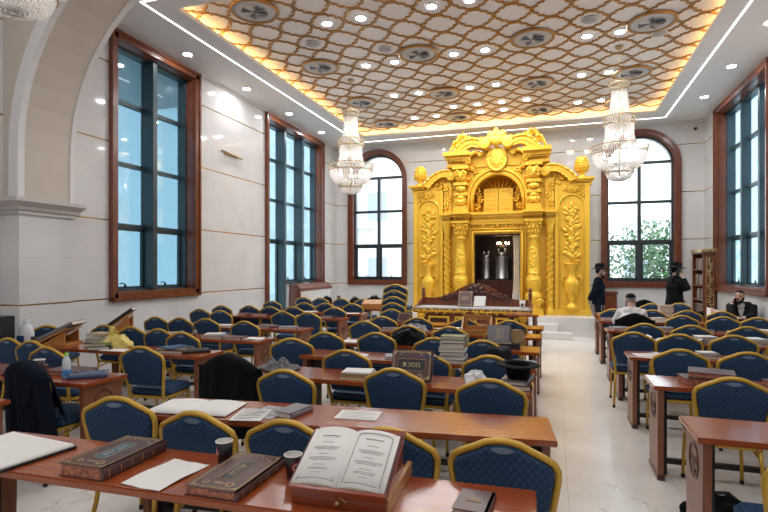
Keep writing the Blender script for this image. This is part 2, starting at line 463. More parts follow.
# small cornice where walls meet the soffit
m = MB()
m.box(XL, XL+.05, PY1, YB, ZC-.05, ZC).box(XR-.05, XR, PY1, YB, ZC-.05, ZC).box(XL, XR, YB-.05, YB, ZC-.05, ZC)
struct(m.build('trim_1', TRIM), 'white strip along the top of the walls', 'trim')
# transverse arch on two piers
PX = .12
def arch_pts(off=0):
    r = 2.6-off; xl, xr = XL+PX+off, XR-PX-off; zc = 3.3; P = [(xl, 0), (xl, 2.6)]
    P += [(xl+r*(1-math.cos(PI/2*i/14)), zc+r*math.sin(PI/2*i/14)) for i in range(15)]
    P += [(xr-r*(1-math.sin(PI/2*i/14)), zc+r*math.cos(PI/2*i/14)) for i in range(15)]
    return P + [(xr, 2.6), (xr, 0)]
P = arch_pts(); mw, mb_ = MB(), MB()
for (xa, za), (xb, zb) in zip(P, P[1:]):
    if max(za, zb) <= 2.6:
        (mw).prism([(xa, za), (xb, zb), (NL if xa < 0 else NR, zb), (NL if xa < 0 else NR, za)] , PY0, PY1, 'y')
    elif abs(xa-xb) < 1e-6 or za < 3.31 and zb < 3.31:
        ex = NL if xa < 0 else NR
        mb_.prism([(xa, za), (xb, zb), (ex, zb), (ex, za)], PY0, PY1, 'y')
    else:
        mb_.prism([(xa, za), (xb, zb), (xb, 6.3), (xa, 6.3)], PY0, PY1, 'y')
for xa, ex in ((XL+PX, NL), (XR-PX, NR)): mb_.prism([(xa, 3.3), (ex, 3.3), (ex, 6.3), (xa, 6.3)], PY0, PY1, 'y')
struct(mw.build('wall_arch_pier', WALL), 'marble piers of the arch', 'wall')
struct(mb_.build('wall_arch', BEIGE), 'beige plaster arch across the hall', 'wall')
m = MB()                                          # white archivolt on both faces
for (ya, yb) in ((PY0-.03, PY0+.05), (PY1-.05, PY1+.02)):
    I, O = arch_pts(-.0), arch_pts(-.16)
    for k in range(1, len(I)-2):
        m.prism([(I[k][0], I[k][1]), (I[k+1][0], I[k+1][1]), (O[k+1][0], O[k+1][1]), (O[k][0], O[k][1])], ya, yb, 'y')
I, O = arch_pts(.015), arch_pts(0)
for (ya, yb) in ((PY0-.03, PY0+.06), (PY1-.06, PY1+.02)):
    for k in range(1, len(I)-2):
        m.prism([(I[k][0], I[k][1]), (I[k+1][0], I[k+1][1]), (O[k+1][0], O[k+1][1]), (O[k][0], O[k][1])], ya, yb, 'y')
struct(m.build('trim_2', TRIM), 'white moulding edging the arch', 'trim')
prof = [(0, 2.42), (.03, 2.42), (.03, 2.46), (.06, 2.48), (.07, 2.52), (.12, 2.56), (.15, 2.58), (.15, 2.63), (0, 2.63)]
for nm, xe, sgn, ex in (('trim_3', XL+PX, 1, NL), ('trim_4', XR-PX, -1, NR)):
    m = MB()                                      # moulded impost round the pier
    for (pa, za), (pb, zb) in zip(prof, prof[1:]):
        m.add([(ex, PY0-pa, za), (xe+sgn*pa, PY0-pa, za), (xe+sgn*pa, PY1+min(pa, .1), za), (ex, PY1+min(pa, .1), za),
               (ex, PY0-pb, zb), (xe+sgn*pb, PY0-pb, zb), (xe+sgn*pb, PY1+min(pb, .1), zb), (ex, PY1+min(pb, .1), zb)],
              [(0,1,5,4), (1,2,6,5), (2,3,7,6)])
    m.box(min(ex, xe), max(ex, xe), PY0-.001, PY1+.001, 2.42, 2.63)
    struct(m.build(nm, GREYSTONE), 'grey moulded impost at the foot of the arch', 'trim')

# ------------------------------------------------------------------ windows
def handle_mb():
    m = MB(); m.cbox((0, 0, .02), (.03, .03, .05)); m.tube([(0, 0, .045), (.03, -.012, .065), (.10, -.02, .055)], .009, 6); return m
def side_window(name, x, s, op, ncol, label, door=False):
    """window in a side wall; s = +1 when outside lies towards +x"""
    ya, yb, za, zb = op; wz = 1.28 if door else za
    t = thing(name, label, 'window', (x, (ya+yb)/2, 0), kind='structure'); yc = (ya+yb)/2
    m = MB(); cw = .11                                            # stepped wooden casing
    bz = 0 if door else za-cw
    for (a, b, lo, hi, d) in ((ya-cw, ya+.01, bz, zb+cw, .06), (yb-.01, yb+cw, (1.15 if door else bz), zb+cw, .06)):
        m.box(-d*s if s > 0 else 0, 0 if s > 0 else d, a-yc, b-yc, lo, hi)
    def bar(y0, y1, z0, z1, d): m.box(min(-d*s, 0), max(-d*s, 0), y0-yc, y1-yc, z0, z1)
    bar(ya-cw, yb+cw, zb-.01, zb+cw, .06)
    if not door: bar(ya-cw, yb+cw, za-cw, za+.01, .06)
    bar(ya-cw-.02, ya-cw+.035, bz-.0, zb+cw+.02, .085); bar(yb+cw-.035, yb+cw+.02, (1.15 if door else bz), zb+cw+.02, .085); bar(ya-cw, yb+cw, zb+cw-.035, zb+cw+.02, .085)
    if not door: bar(ya-cw-.02, yb+cw+.02, za-cw-.02, za-cw+.035, .085)
    m.build('casing', MAHOG, t, .006)
    m = MB(); q = .17                                              # wooden reveal
    def lin(y0, y1, z0, z1, d0=0, d1=q): m.box(min(s*d0, s*d1), max(s*d0, s*d1), y0-yc, y1-yc, z0, z1)
    lin(ya-.001, ya+.02, wz if door else za, zb); lin(yb-.02, yb+.001, wz, zb); lin(ya, yb, zb-.02, zb+.001)
    if not door: lin(ya, yb, za-.001, za+.025, 0, .2)
    m.build('reveal', MAHOG, t)
    m = MB(); g0, g1 = .17, .36                                    # aluminium lining, outer frame and transoms
    def alu(y0, y1, z0, z1, d0=g0, d1=g1): m.box(min(s*d0, s*d1), max(s*d0, s*d1), y0-yc, y1-yc, z0, z1)
    alu(ya, ya+.05, za, zb); alu(yb-.05, yb, za, zb); alu(ya, yb, zb-.05, zb)
    lows = [2.44, 3.51, 4.58]
    cws = (yb-ya)/ncol
    if door: alu(ya+cws, yb, wz-.04, wz+.06); alu(ya, ya+cws, 0, .08, .26, .36)
    else: alu(ya, yb, za, za+.06)
    for zz in lows: alu(ya, yb, zz-.035, zz+.035, .27, .36)
    m.build('frame', ALU, t)
    for k in range(1, ncol):
        y = ya+cws*k-yc
        MB().box(min(s*(.17 if s > 0 else .07), s*.36), max(s*(.17 if s > 0 else .07), s*.36), y-.05, y+.05, (0 if door and k == 1 else wz), zb-.02).build('fin', ALU, t)
    zs = [za]+lows+[zb]
    for k in range(ncol):
        for r in range(4):
            z0 = zs[r] if not (door and k > 0 and r == 0) else wz
            y0, y1 = ya+cws*k-yc, ya+cws*(k+1)-yc
            if r == 0:                                             # opening sash
                f = MB(); d0, d1 = sorted((s*.285, s*.335)); w_ = .055
                f.box(d0, d1, y0+.04, y0+.04+w_, z0+.04, zs[1]-.03).box(d0, d1, y1-.04-w_, y1-.04, z0+.04, zs[1]-.03)
                f.box(d0, d1, y0+.04, y1-.04, z0+.04, z0+.04+w_).box(d0, d1, y0+.04, y1-.04, zs[1]-.03-w_, zs[1]-.03)
                sh = f.build('sash', ALU, t)
                h = handle_mb().build('handle', BLACK, sh, loc=(s*.28, (y0+y1)/2, (z0+.09) if not (door and k == 0) else 1.05), rot=(0, 0, PI/2*s))
            d0, d1 = sorted((s*.345, s*.352)); gm = GLASSW if ncol == 3 else GLASSB
            MB().box(d0, d1, y0+.02, y1-.02, z0+.02, zs[r+1]-.02).build('pane', gm, t)
    return t
side_window('window_1', XL, -1, W1, 2, 'tall two-column window in brown wood casing beside the arch')
side_window('window_2', XL, -1, W2, 3, 'tall three-column window with a door, beside the ark corner', door=True)
side_window('window_3', XR, 1, W3, 3, 'tall three-column window in the wall beside the bookcase')
# boxed-in radiator below window_2
m = MB()
cov = thing('radiator_cover', 'white-fronted radiator cover with brown wooden top under the tall window', 'radiator cover', (XL, 13.45, 0))
MB().box(.012, .30, -.97, 1.06, .02, 1.08).build('body', TRIM, cov)
m = MB(); m.prism([(.008, 1.28), (.008, 1.08), (.33, 1.08), (.33, 1.14), (.20, 1.26)], -1.0, 1.09, 'y')
m.build('top', MAHOG, cov, .006)
MB().box(.008, .33, -1.03, -.97, .005, 1.085).build('side_panel', MAHOG, cov, .006)
struct(MB().box(XL-.37, XL-.005, 12.36, 14.42, 0, 1.24).build('wall_below_window', WALL), 'wall under the tall window', 'wall')

def arch_window(name, cx, hw, label):
    t = thing(name, label, 'window', (cx, YB, 0), kind='structure')
    def outline(h, ry, z0, n=24):
        return [(-h, z0)] + [(-h*math.cos(PI*i/n), SPR+ry*math.sin(PI*i/n)) for i in range(n+1)] + [(h, z0)]
    def ring(m, hi, ho, rin, rout, zi, zo, y0, y1):
        A, B = outline(hi, rin, zi), outline(ho, rout, zo)
        for k in range(len(A)-1): m.prism([A[k], A[k+1], B[k+1], B[k]], y0, y1, 'y')
        m.prism([A[-1], A[0], B[0], B[-1]], y0, y1, 'y')
    m = MB(); ring(m, hw, hw+.12, RY, RY+.12, SILL, SILL-.12, -.05, .0); ring(m, hw+.09, hw+.14, RY+.09, RY+.14, SILL-.09, SILL-.14, -.075, 0.0)
    m.build('casing', MAHOG, t, .004)
    m = MB(); ring(m, hw-.02, hw, RY-.02, RY, SILL+.02, SILL, -.001, .14); m.build('reveal', MAHOG, t)
    m = MB(); ring(m, hw-.07, hw, RY-.07, RY, SILL+.07, SILL, .14, .30)
    for z in (2.44, 3.54, 4.64): m.box(-hw+.03, hw-.03, .18, .27, z-.04, z+.04)
    m.box(-.045, .045, .16, .30, SILL+.04, 4.64)
    m.build('frame', ALUD, t)
    for sx in (-1, 1):
        x0, x1 = sorted((sx*.05, sx*(hw-.06)))
        f = MB(); w_ = .05
        f.box(x0, x0+w_, .2, .25, SILL+.07, 2.40).box(x1-w_, x1, .2, .25, SILL+.07, 2.40).box(x0, x1, .2, .25, SILL+.07, SILL+.07+w_).box(x0, x1, .2, .25, 2.40-w_, 2.40)
        sh = f.build('sash', ALUD, t)
        handle_mb().build('handle', BLACK, sh, loc=((x0+x1)/2, .19, SILL+.10))
        for z0, z1 in ((SILL, 2.44), (2.44, 3.54), (3.54, 4.64)):
            MB().box(x0-.02, x1+.02, .258, .264, z0+.04, z1-.03).build('pane', GLASSC, t)
    n = 18; P = [(-(hw-.05), 4.62)] + [(-(hw-.05)*math.cos(a), SPR+(RY-.05)*math.sin(a)) for a in [PI*i/n for i in range(n+1)] if SPR+(RY-.05)*math.sin(a) > 4.62] + [(hw-.05, 4.62)]
    MB().prism(P, .258, .264, 'y').build('pane', GLASSC, t)
arch_window('window_4', AW[0][0], AW[0][1], 'round-headed window between corner and ark, white balconies outside')
arch_window('window_5', AW[1][0], AW[1][1], 'round-headed window above the men, green tree outside')

# ------------------------------------------------------------------ outside
struct(MB().box(-40, 40, -20, 60, -.6, -.3).build('ground_outside', mat('pale_paving', (.45, .44, .42), .8)))
FAC = mat('pale_facade', (.84, .83, .80), .8, noise=.05, nscale=1)
FACB = mat('facade_grey', (.42, .46, .50), .7)
def building(label, x0, x1, y0, y1, h, floors, balcony):
    t = thing('apartment_building', label, 'building', ((x0+x1)/2, y0, -.3))
    cx = (x0+x1)/2
    MB().box(x0-cx, x1-cx, 0, y1-y0, 0, h).build('wall', FAC, t)
    n = max(2, int((x1-x0)/2.2))
    for f in range(floors):
        z = .6+f*h/floors
        for k in range(n):
            xx = x0-cx+(k+.5)*(x1-x0)/n
            MB().box(xx-.5, xx+.5, -.04, .02, z+.5, z+1.9).build('window', FACB, t)
        if balcony:
            MB().box(x0-cx+.3, x1-cx-1.2, -1.2, 0, z+.1, z+.25).build('balcony_slab', FAC, t)
            m = MB(); xx = x0-cx+.35
            while xx < x1-cx-1.25: m.box(xx-.015, xx+.015, -1.19, -1.16, z+.25, z+1.15); xx += .22
            m.box(x0-cx+.3, x1-cx-1.2, -1.2, -1.15, z+1.15, z+1.2); m.build('balcony_railing', FACB, t)
building('white apartment building with balconies seen through the window near the corner', -16, -7.2, 24, 30, 13, 4, True)
building('low pale house behind the tree, seen through the window by the bookcase', .5, 4.6, 26, 30, 4.4, 1, False)
LEAF = mat('green_leaf', (.065, .16, .055), .6, noise=.4, nscale=5); BARK = mat('bark', (.12, .08, .05), .9)
t = thing('garden_tree', 'green leafy tree outside the round-headed window by the bookcase', 'tree', (4.3, 21, -.3))
MB().tube([(0, 0, 0), (.05, 0, 1), (-.1, 0, 2.2)], [.12, .1, .07], 8).tube([(0, 0, 1.3), (.5, .1, 2.3)], [.07, .04], 6).tube([(0, 0, 1.2), (-.7, .1, 2.2)], [.06, .03], 6).build('trunk', BARK, t)
m = MB(); rr = random.Random(3)
for k in range(3600):
    a, b, q = rr.uniform(0, 2*PI), rr.uniform(-.95, 1), rr.random()**.4
    p = Vector((1.75*q*math.cos(a)*math.sqrt(1-b*b)*1.0+rr.choice((-1.0, -.5, 0, .6)), 1.0*q*math.sin(a)*math.sqrt(1-b*b), 2.35+1.55*q*b))
    u = Vector((rr.uniform(-1, 1), rr.uniform(-1, 1), rr.uniform(-1, 1))).normalized()*rr.uniform(.05, .11); v = u.orthogonal().normalized()*u.length*.6
    m.add([p-u, p+v, p+u, p-v], [(0, 1, 2, 3)])
m.build('foliage', LEAF, t)
# dark overhang outside beyond window_1's top
struct(MB().box(-10, XL-.5, 5.0, 10.5, 5.7, 5.9).build('roof_overhang', mat('dark_soffit', (.05, .06, .07), .7)), 'overhang outside', 'roof')

# ------------------------------------------------------------------ ceiling fittings
def lamp_proto():
    t = thing('ceiling_light', '', 'light', (0, 0, 0))
    MB().lathe([(.078, -.024), (.080, -.025), (.082, -.006), (.112, -.008), (.118, -.003), (.118, 0)], 24).build('trim_ring', WHITE, t)
    MB().lathe([(0, -.0245), (.078, -.0245)], 20).build('lens', LAMP, t)
    return t
LP = [(x, y) for x in (-3.65, -3.04) for y in (7.93, 9.83, 11.76, 13.68)] + [(x, y) for x in (-1.84, -1.24) for y in (7.93, 9.83, 11.76, 13.68)] + \
     [(x, 13.03) for x in (-2.45, -1.84, -1.24, -.64)] + [(x, y) for x in (.56, 1.10) for y in (9.82, 11.77, 13.68)]
lp = None; cols = {}
xn = {-3.65: 'second file from the window wall', -3.04: 'third file from the window wall', -2.45: 'file over the ark doorway edge', -1.84: 'file above the ark medallion', -1.24: 'file beside the ark medallion', -.64: 'file before the bookcase half', .56: 'second file from the bookcase wall', 1.10: 'file next to the bookcase wall'}
yn = {7.93: 'fourth row from ark', 9.83: 'third row from ark', 9.82: 'third row from ark', 11.76: 'second row from ark', 11.77: 'second row from ark', 13.03: 'extra row', 13.68: 'row against the ark', }
for x, y in LP:
    lab = 'round light in patterned ceiling, %s, %s' % (xn[x], yn[y])
    if lp is None: lp = lamp_proto(); lp.location = (x, y, 5.859); lp['label'] = lab; lp['group'] = 'round lights in the patterned ceiling'
    else: dup(lp, (x, y, 5.859), 0, lab)
for i, y in enumerate((7.80, 9.72, 11.62, 13.52)):
    dup(lp, (-6.40, y, ZC), 0, 'round light in plain ceiling border over window wall, %s from the arch' % ORD[i+1], 'round lights in the plain ceiling border')
for i, y in enumerate((7.80, 9.72, 11.60, 13.50)):
    dup(lp, (3.28, y, ZC), 0, 'round light in plain ceiling border over bookcase wall, %s from the arch' % ORD[i+1], 'round lights in the plain ceiling border')
for i, (x, y) in enumerate([(x, y) for x in (-5.2, -3.2, -1.2, .8, 2.8) for y in (-1.5, .8, 3.2)]):  # unseen lamps added overhead to brighten the near bay
    dup(lp, (x, y, 6.2), 0, 'added unseen round light in the near ceiling before the arch', 'added round lights before the arch')
VX = {-4.57: 'file beside the window wall', -2.48: 'file in line with the ark columns', -.37: 'file over the aisle', 1.56: 'file beside the bookcase wall'}
VY = {7.16: 'by the arch', 9.59: 'third from the ark', 11.96: 'second from the ark', 13.97: 'first from the ark'}
vt = None
for x in VX:
    for y in VY:
        if y < 8 and x > -4: continue
        lab = 'round gold-ringed air vent, %s, %s' % (VX[x], VY[y])
        if vt is None:
            vt = thing('ceiling_vent', lab, 'air vent', (x, y, 5.84), group='round air vents in the patterned ceiling')
            MB().lathe([(.345, .0), (.345, -.02), (.36, -.034), (.38, -.034), (.39, -.02), (.39, 0)], 36).build('gold_ring', LATT, vt)
            MB().lathe([(0, -.004), (.225, -.004), (.24, -.022), (.345, -.016), (.345, 0)], 36).build('plate', VENTM, vt)
            m = MB()
            for k in range(8):
                a = 2*PI*k/8
                M = R(a, 'Z') @ T(.115, 0, -.018) @ R(.55, 'X')
                m.prism([(-.10, -.015), (.09, -.06), (.09, .06), (-.10, .015)], -.003, .003, 'z', 0 if k % 2 else 1, M)
            m.lathe([(0, -.03), (.03, -.03), (.035, -.01)], 12)
            m.lathe([(.205, -.022), (.215, -.03), (.225, -.022)], 30, mi=1)
            m.build('swirl_blade', [VENTD, VENTM], vt)
        else: dup(vt, (x, y, 5.84), .4*x, lab)
for x, y, lab in ((-4.24, 8.57, 'grey round speaker grille in patterned ceiling near the window wall'), (-3.04, 9.21, 'grey round speaker grille between ceiling lights, over the middle desks'), (.56, 9.19, 'grey round speaker grille in patterned ceiling over the aisle desks'), (1.76, 10.1, 'grey round speaker grille beside the hanging chandelier on bookcase side')):
    t = thing('ceiling_speaker', lab, 'speaker', (x, y, 5.84), group='round speakers in the ceiling')
    MB().lathe([(.12, 0), (.12, -.008), (.13, -.012), (.138, 0)], 28).build('rim', WHITE, t)
    MB().lathe([(0, -.007), (.12, -.007), (.12, 0)], 28).build('grille', SPEAK, t)
# chandeliers
def chandelier():
    t = thing('chandelier', '', 'chandelier')
    MB().lathe([(0, 2.98), (.07, 2.96), (.09, 2.98), (.09, 3.0), (0, 3.0)], 16).build('ceiling_rose', GILT, t)
    m = MB()
    for k in range(29):
        z = 2.18+k*.028
        m.tube([(.012*math.cos(q)*(1 if k % 2 else 0), .012*math.cos(q)*(0 if k % 2 else 1), z+.017*math.sin(q)) for q in [2*PI*i/8 for i in range(8)]], .0035, 5, True)
    m.build('chain', GILT, t)
    def band(name, r, z0, z1, flare=1.0):
        m = MB(); n = 40
        m.tube([(r*math.cos(2*PI*i/n), r*math.sin(2*PI*i/n), z0) for i in range(n)], .009, 5, True)
        m.tube([(r*flare*math.cos(2*PI*i/n), r*flare*math.sin(2*PI*i/n), z1) for i in range(n)], .009, 5, True)
        for i in range(n):
            for d in (1, -1):
                a, b = 2*PI*i/n, 2*PI*(i+d)/n
                m.tube([(r*math.cos(a), r*math.sin(a), z0), (r*flare*math.cos(b), r*flare*math.sin(b), z1)], .0045, 4)
        bd = m.build(name, GILT, t)
        m = MB()
        for i in range(n):
            for q in (.25, .75):
                a = 2*PI*(i+.5*(q > .5))/n; rr = (r+(r*flare-r)*q)*.985; z = z0+(z1-z0)*q
                m.ball((rr*math.cos(a), rr*math.sin(a), z), (.016, .016, .02), 6, 4)
        c = m.build('crystal_drops', CRYST, bd); c['kind'] = 'stuff'
    def strands(name, prof, n=44, per=10):
        m = MB()
        for i in range(n):
            a = 2*PI*i/n
            for (r0, z0), (r1, z1) in zip(prof, prof[1:]):
                L = math.hypot(r1-r0, z1-z0); k = max(1, round(L/.03))
                for q in range(k):
                    r, z = r0+(r1-r0)*(q+.5)/k, z0+(z1-z0)*(q+.5)/k
                    m.ball((r*math.cos(a), r*math.sin(a), z), (.013, .013, L/k*.5), 5, 4)
        c = m.build(name, CRYST, t); c['kind'] = 'stuff'
    # heights above the lowest drop
    band('crown', .20, 2.02, 2.20, 1.18)
    strands('upper_strands', [(.17, 2.05), (.175, 1.85), (.21, 1.58), (.26, 1.40)], 40)
    band('upper_band', .35, 1.24, 1.42, 1.05)
    strands('middle_strands', [(.30, 1.25), (.31, 1.0), (.36, .76)], 56)
    band('main_band', .60, .60, .76, 1.05)
    strands('main_bowl', [(.59, .62), (.56, .46), (.47, .34), (.34, .26)], 84)
    band('lower_band', .30, .16, .28, 1.1)
    strands('lower_bowl', [(.29, .17), (.25, .07), (.14, .02), (.02, 0)], 44)
    MB().tube([(0, 0, .1), (0, 0, 2.2)], .018, 8).build('stem', GILT, t)
    for z, n, r in ((.55, 8, .38), (1.05, 6, .17), (1.75, 4, .09)):
        for k in range(n):
            a = 2*PI*(k+.5)/n
            MB().lathe([(0, -.05), (.018, -.045), (.025, -.01), (.016, .03), (0, .055)], 8).build('bulb', BULB, t, loc=(r*math.cos(a), r*math.sin(a), z))
    return t
ch = chandelier(); ch.location = (-4.25, 10.48, 3.33); ch.scale = (.80, .80, .836); ch['label'] = 'crystal chandelier hanging on the window wall side before the ark'; ch['group'] = 'crystal chandeliers'
dup(ch, (1.16, 10.48, 3.33), .1, 'crystal chandelier hanging on the bookcase side before the round-headed window')
q = dup(ch, (-3.62, 2.60, 3.50), .2, 'crystal chandelier before the arch, only its underside showing'); q.scale = (.9, .9, .9)
# small wall fittings
def camera_thing(loc, rz, lab):
    t = thing('security_camera', lab, 'camera', loc, rz)
    MB().cbox((0, -.02, 0), (.07, .04, .07)).build('bracket', WHITE, t, .005)
    MB().lathe([(0, 0), (.035, .005), (.04, .03), (.035, .09), (0, .10)], 14, M=T(0, -.03, 0) @ R(PI/2, 'X')).build('body', BLACK, t)
camera_thing((XL+.34, YB, 5.48), 0, 'small dark camera on back wall near the window wall corner')
camera_thing((XR-.02-.2, YB, 5.42), 0, 'small dark camera on back wall near the bookcase corner')
t = thing('wall_bracket', 'small brass bar bracket fixed high on the window wall', 'bracket', (XL, 9.76, 4.22))
MB().cbox((.02, 0, 0), (.04, .5, .07)).build('plate', GILT, t, .01); MB().tube([(.05, -.38, .02), (.05, .38, -.02)], .022, 8).build('bar', TANC, t)
# ------------------------------------------------------------------ platform and steps before the ark
struct(MB().box(CX-2.75, CX+2.55, 13.55, YB-.005, 0, .46).build('floor_platform', STONE, None, .008))
struct(MB().box(CX-1.58, CX+1.58, 13.20, 13.545, 0, .31).build('floor_step', STONE, None, .008))
struct(MB().box(CX-1.88, CX+1.88, 12.80, 13.195, 0, .155).build('floor_step_low', STONE, None, .008))

# ------------------------------------------------------------------ the ark
AY = 14.30
ark = thing('torah_ark', 'tall carved golden ark with open doorway, arched niche and urns', 'ark', (CX, AY, .46))
def ak(m, name, mt=None, parent=None, bevel=0):
    return m.build(name, mt or GOLD, parent or ark, bevel, loc=(0, 0, 0) if parent else (0, 0, -.46))
def both(fn):
    for s in (-1, 1): fn(s)
def flip(m, s):
    if s < 0: m.v = [Vector((-p.x, p.y, p.z)) for p in m.v]
    return m
def spiral(m, cx, cz, r, y, turns=1.6, th=.03, d0=0.0, s=1):
    pts, rs = [], []
    for i in range(26):
        q = i/25; a = d0+s*turns*2*PI*q; rr = r*(1-.86*q)
        pts.append((cx+rr*math.cos(a), y-.03*q, cz+rr*math.sin(a))); rs.append(th*(1-.45*q))
    m.tube(pts, rs, 7, up=(0, 1, 0)); m.ball((cx, y-.04, cz), r*.22, 8, 6)
def leaf(m, x, z, y, L, a, w=.4, d=.03):
    M = T(x, y, z) @ R(-a, 'Y')
    m.ball((L*.5, 0, 0), (L*.5, d, L*.5*w), 8, 6, 0, M)
def vine(m, pts, y, L=.09, th=.013, step=1):
    m.tube([(x, y, z) for x, z in pts], th, 6, up=(0, 1, 0))
    for i in range(1, len(pts)-1, step):
        dx, dz = pts[i+1][0]-pts[i-1][0], pts[i+1][1]-pts[i-1][1]; a = math.atan2(dz, dx)
        for s in (1, -1): leaf(m, pts[i][0], pts[i][1], y-.01, L*(.8+.4*((i*7) % 3)/2), a+s*(.9+.25*(i % 2)), .5)
def wavy(x, z0, z1, amp, n, waves): return [(x+amp*math.sin(2*PI*waves*i/n), z0+(z1-z0)*i/n) for i in range(n+1)]
# main carcass
m = MB()
for s in (-1, 1):
    a, b = sorted((s*.70, s*1.52)); m.box(a, b, .08, 1.30, .46, 4.5)
    a, b = sorted((s*1.50, s*2.36)); m.box(a, b, 0, 1.30, .46, 3.90)
    a, b = sorted((s*1.46, s*2.40)); m.box(a, b, -.06, 1.31, .46, .62)
    a, b = sorted((s*2.24, s*2.36)); m.box(a, b, -.05, .0, .62, 3.9)
    a, b = sorted((s*1.50, s*1.58)); m.box(a, b, -.05, .0, .62, 3.9)
m.box(-.72, .72, .08, 1.30, 2.64, 3.24)
m.box(-.72, .72, .62, 1.30, 3.2, 4.5)
ak(m, 'carcass', GOLD, None, .006)
# spandrels round the niche
m = MB(); n = 20; r = .66; zc = 3.62
P = [(-.72, 3.2), (-.72, 4.75)] + [(.72, 4.75), (.72, 3.2)]
arc = [(-r*math.cos(PI*i/n), zc+r*math.sin(PI*i/n)) for i in range(n+1)]
for (xa, za), (xb, zb) in zip(arc, arc[1:]): m.prism([(xa, za), (xb, zb), (xb, 4.75), (xa, 4.75)], .05, .62, 'y')
m.box(-.73, -r, .05, .62, 3.2, 4.75).box(r, .73, .05, .62, 3.2, 4.75)
ak(m, 'niche_wall', GOLD)
m = MB()                                           # shell of the niche
for k in range(15):
    a = PI*k/14; m.tube([(.05*math.cos(a), .55, zc+.05*math.sin(a)), (.6*math.cos(a), .50, zc+.6*math.sin(a))], [.02, .055], 6)
m.box(-.66, .66, .58, .62, 3.22, 4.3)
ak(m, 'niche_shell', GOLDDK)
m = MB()                                           # beaded arch moulding
for rr, yy, th in ((.70, .0, .045), (.79, -.03, .05), (.86, .0, .03)):
    m.tube([(-rr, yy, 3.26)]+[(-rr*math.cos(PI*i/28), yy, zc+rr*math.sin(PI*i/28)) for i in range(29)]+[(rr, yy, 3.26)], th, 8, up=(0, 1, 0))
for i in range(41):
    a = PI*i/40; m.ball((-.655*math.cos(a), -.02, zc+.655*math.sin(a)), .03, 6, 5)
ak(m, 'niche_arch')
# tablets with the two columns of short lines
tb = MB()
tb.box(-.40, -.008, .30, .38, 3.27, 3.93).box(.008, .40, .30, .38, 3.27, 3.93).box(-.43, .43, .33, .40, 3.25, 3.29)
tb = ak(tb, 'tablets', GOLD, None, .012)
def writing(txt, size, mt, parent, loc, rot, name='lettering', ext=.004, align='CENTER'):
    """raised letters, turned into a mesh; Hebrew is written right to left"""
    cu = bpy.data.curves.new(name, 'FONT'); cu.body = txt; cu.size = size; cu.extrude = ext; cu.align_x = align; cu.align_y = 'CENTER'; cu.resolution_u = 2
    o = bpy.data.objects.new(name, cu); C.objects.link(o)
    dg = bpy.context.evaluated_depsgraph_get(); me = bpy.data.meshes.new_from_object(o.evaluated_get(dg))
    bpy.data.objects.remove(o); bpy.data.curves.remove(cu)
    me.materials.clear(); me.materials.append(mt)
    q = bpy.data.objects.new(name, me); C.objects.link(q); q.parent = parent; q.location = loc; q.rotation_euler = rot
    return q
heb = lambda s: s[::-1]
right = ['אנכי ה׳', 'לא יהיה', 'לא תשא', 'זכור את', 'כבד את']; left = ['לא תרצח', 'לא תנאף', 'לא תגנב', 'לא תענה', 'לא תחמד']
for k in range(5):
    for txt, x in ((right[k], .205), (left[k], -.205)):
        writing(heb(txt), .082, GOLDDK, tb, (x, .298, 3.84-k*.122), (PI/2, 0, 0))
def sprays(s):
    m = MB(); vine(m, wavy(.53, 3.30, 3.85, .04, 9, 1.2), .28, .10, .016); leaf(m, .53, 3.84, .27, .14, PI/2, .6)
    ak(flip(m, s), 'leaf_spray', GOLDREL)
both(sprays)
# oval medallion under the crest
m = MB(); M = T(0, -.12, 4.67) @ R(PI/2, 'X')
m.lathe([(0, .07), (.10, .065), (.19, .045), (.235, .02), (.25, .035), (.275, .03), (.285, 0), (.28, -.06)], 36, M=M, sy=1.2)
ak(m, 'medallion', GOLDREL)
# entablature
def cornice(m, x0, x1, yf, yb, z0, z1, dent=True):
    """stepped moulding, its front at yf on top"""
    h = z1-z0
    for k, (q0, q1, o) in enumerate(((0, .18, .55), (.18, .5, .35), (.5, .72, .7), (.72, 1, 1))):
        d = (yb-yf)*o; e = (1-o)*.10
        m.box(x0+e, x1-e, yb-d, yb, z0+h*q0, z0+h*q1)
    if dent:
        n = max(2, int((x1-x0)/.07))
        for i in range(n):
            xx = x0+.06+(x1-x0-.12)*(i+.5)/n; m.box(xx-.018, xx+.018, yb-(yb-yf)*.62, yb, z0+h*.36, z0+h*.52)
m = MB(); cornice(m, -.75, .75, -.12, .1, 2.97, 3.24)
m.box(-.72, .72, .0, .1, 2.9, 2.98)
ak(m, 'lintel_cornice', GOLD, None, .006)
def ent(s):
    m = MB(); cornice(m, .70, 1.24, -.46, .1, 2.97, 3.24); cornice(m, 1.22, 1.56, -.22, .1, 2.97, 3.24)
    ak(flip(m, s), 'column_cornice', GOLD, None, .006)
both(ent)
# doorway
m = MB()
for w_, y, d in ((.66, -.02, .10), (.74, .02, .06)):
    m.tube([(-w_, y, .46), (-w_, y, 2.70+(w_-.66)), (w_, y, 2.70+(w_-.66)), (w_, y, .46)], d*.55, 8, up=(0, 1, 0))
ak(m, 'door_frame')
m = MB(); vine(m, [(x/10, 2.84+.02*math.sin(x*2.2)) for x in range(-6, 7)], .06, .08, .014)
for k in (-.4, 0, .4): leaf(m, k-.04, 2.84, .04, .12, .6, .6)
ak(m, 'lintel_relief', GOLDREL)
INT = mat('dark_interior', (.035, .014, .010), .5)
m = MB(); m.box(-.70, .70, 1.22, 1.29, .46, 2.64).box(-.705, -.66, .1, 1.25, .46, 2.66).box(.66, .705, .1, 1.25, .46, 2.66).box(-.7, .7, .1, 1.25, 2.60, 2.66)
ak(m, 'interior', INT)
m = MB(); m.box(-.66, .66, .42, 1.22, 1.30, 1.36); m.box(-.66, .66, .44, .48, .46, 1.30)
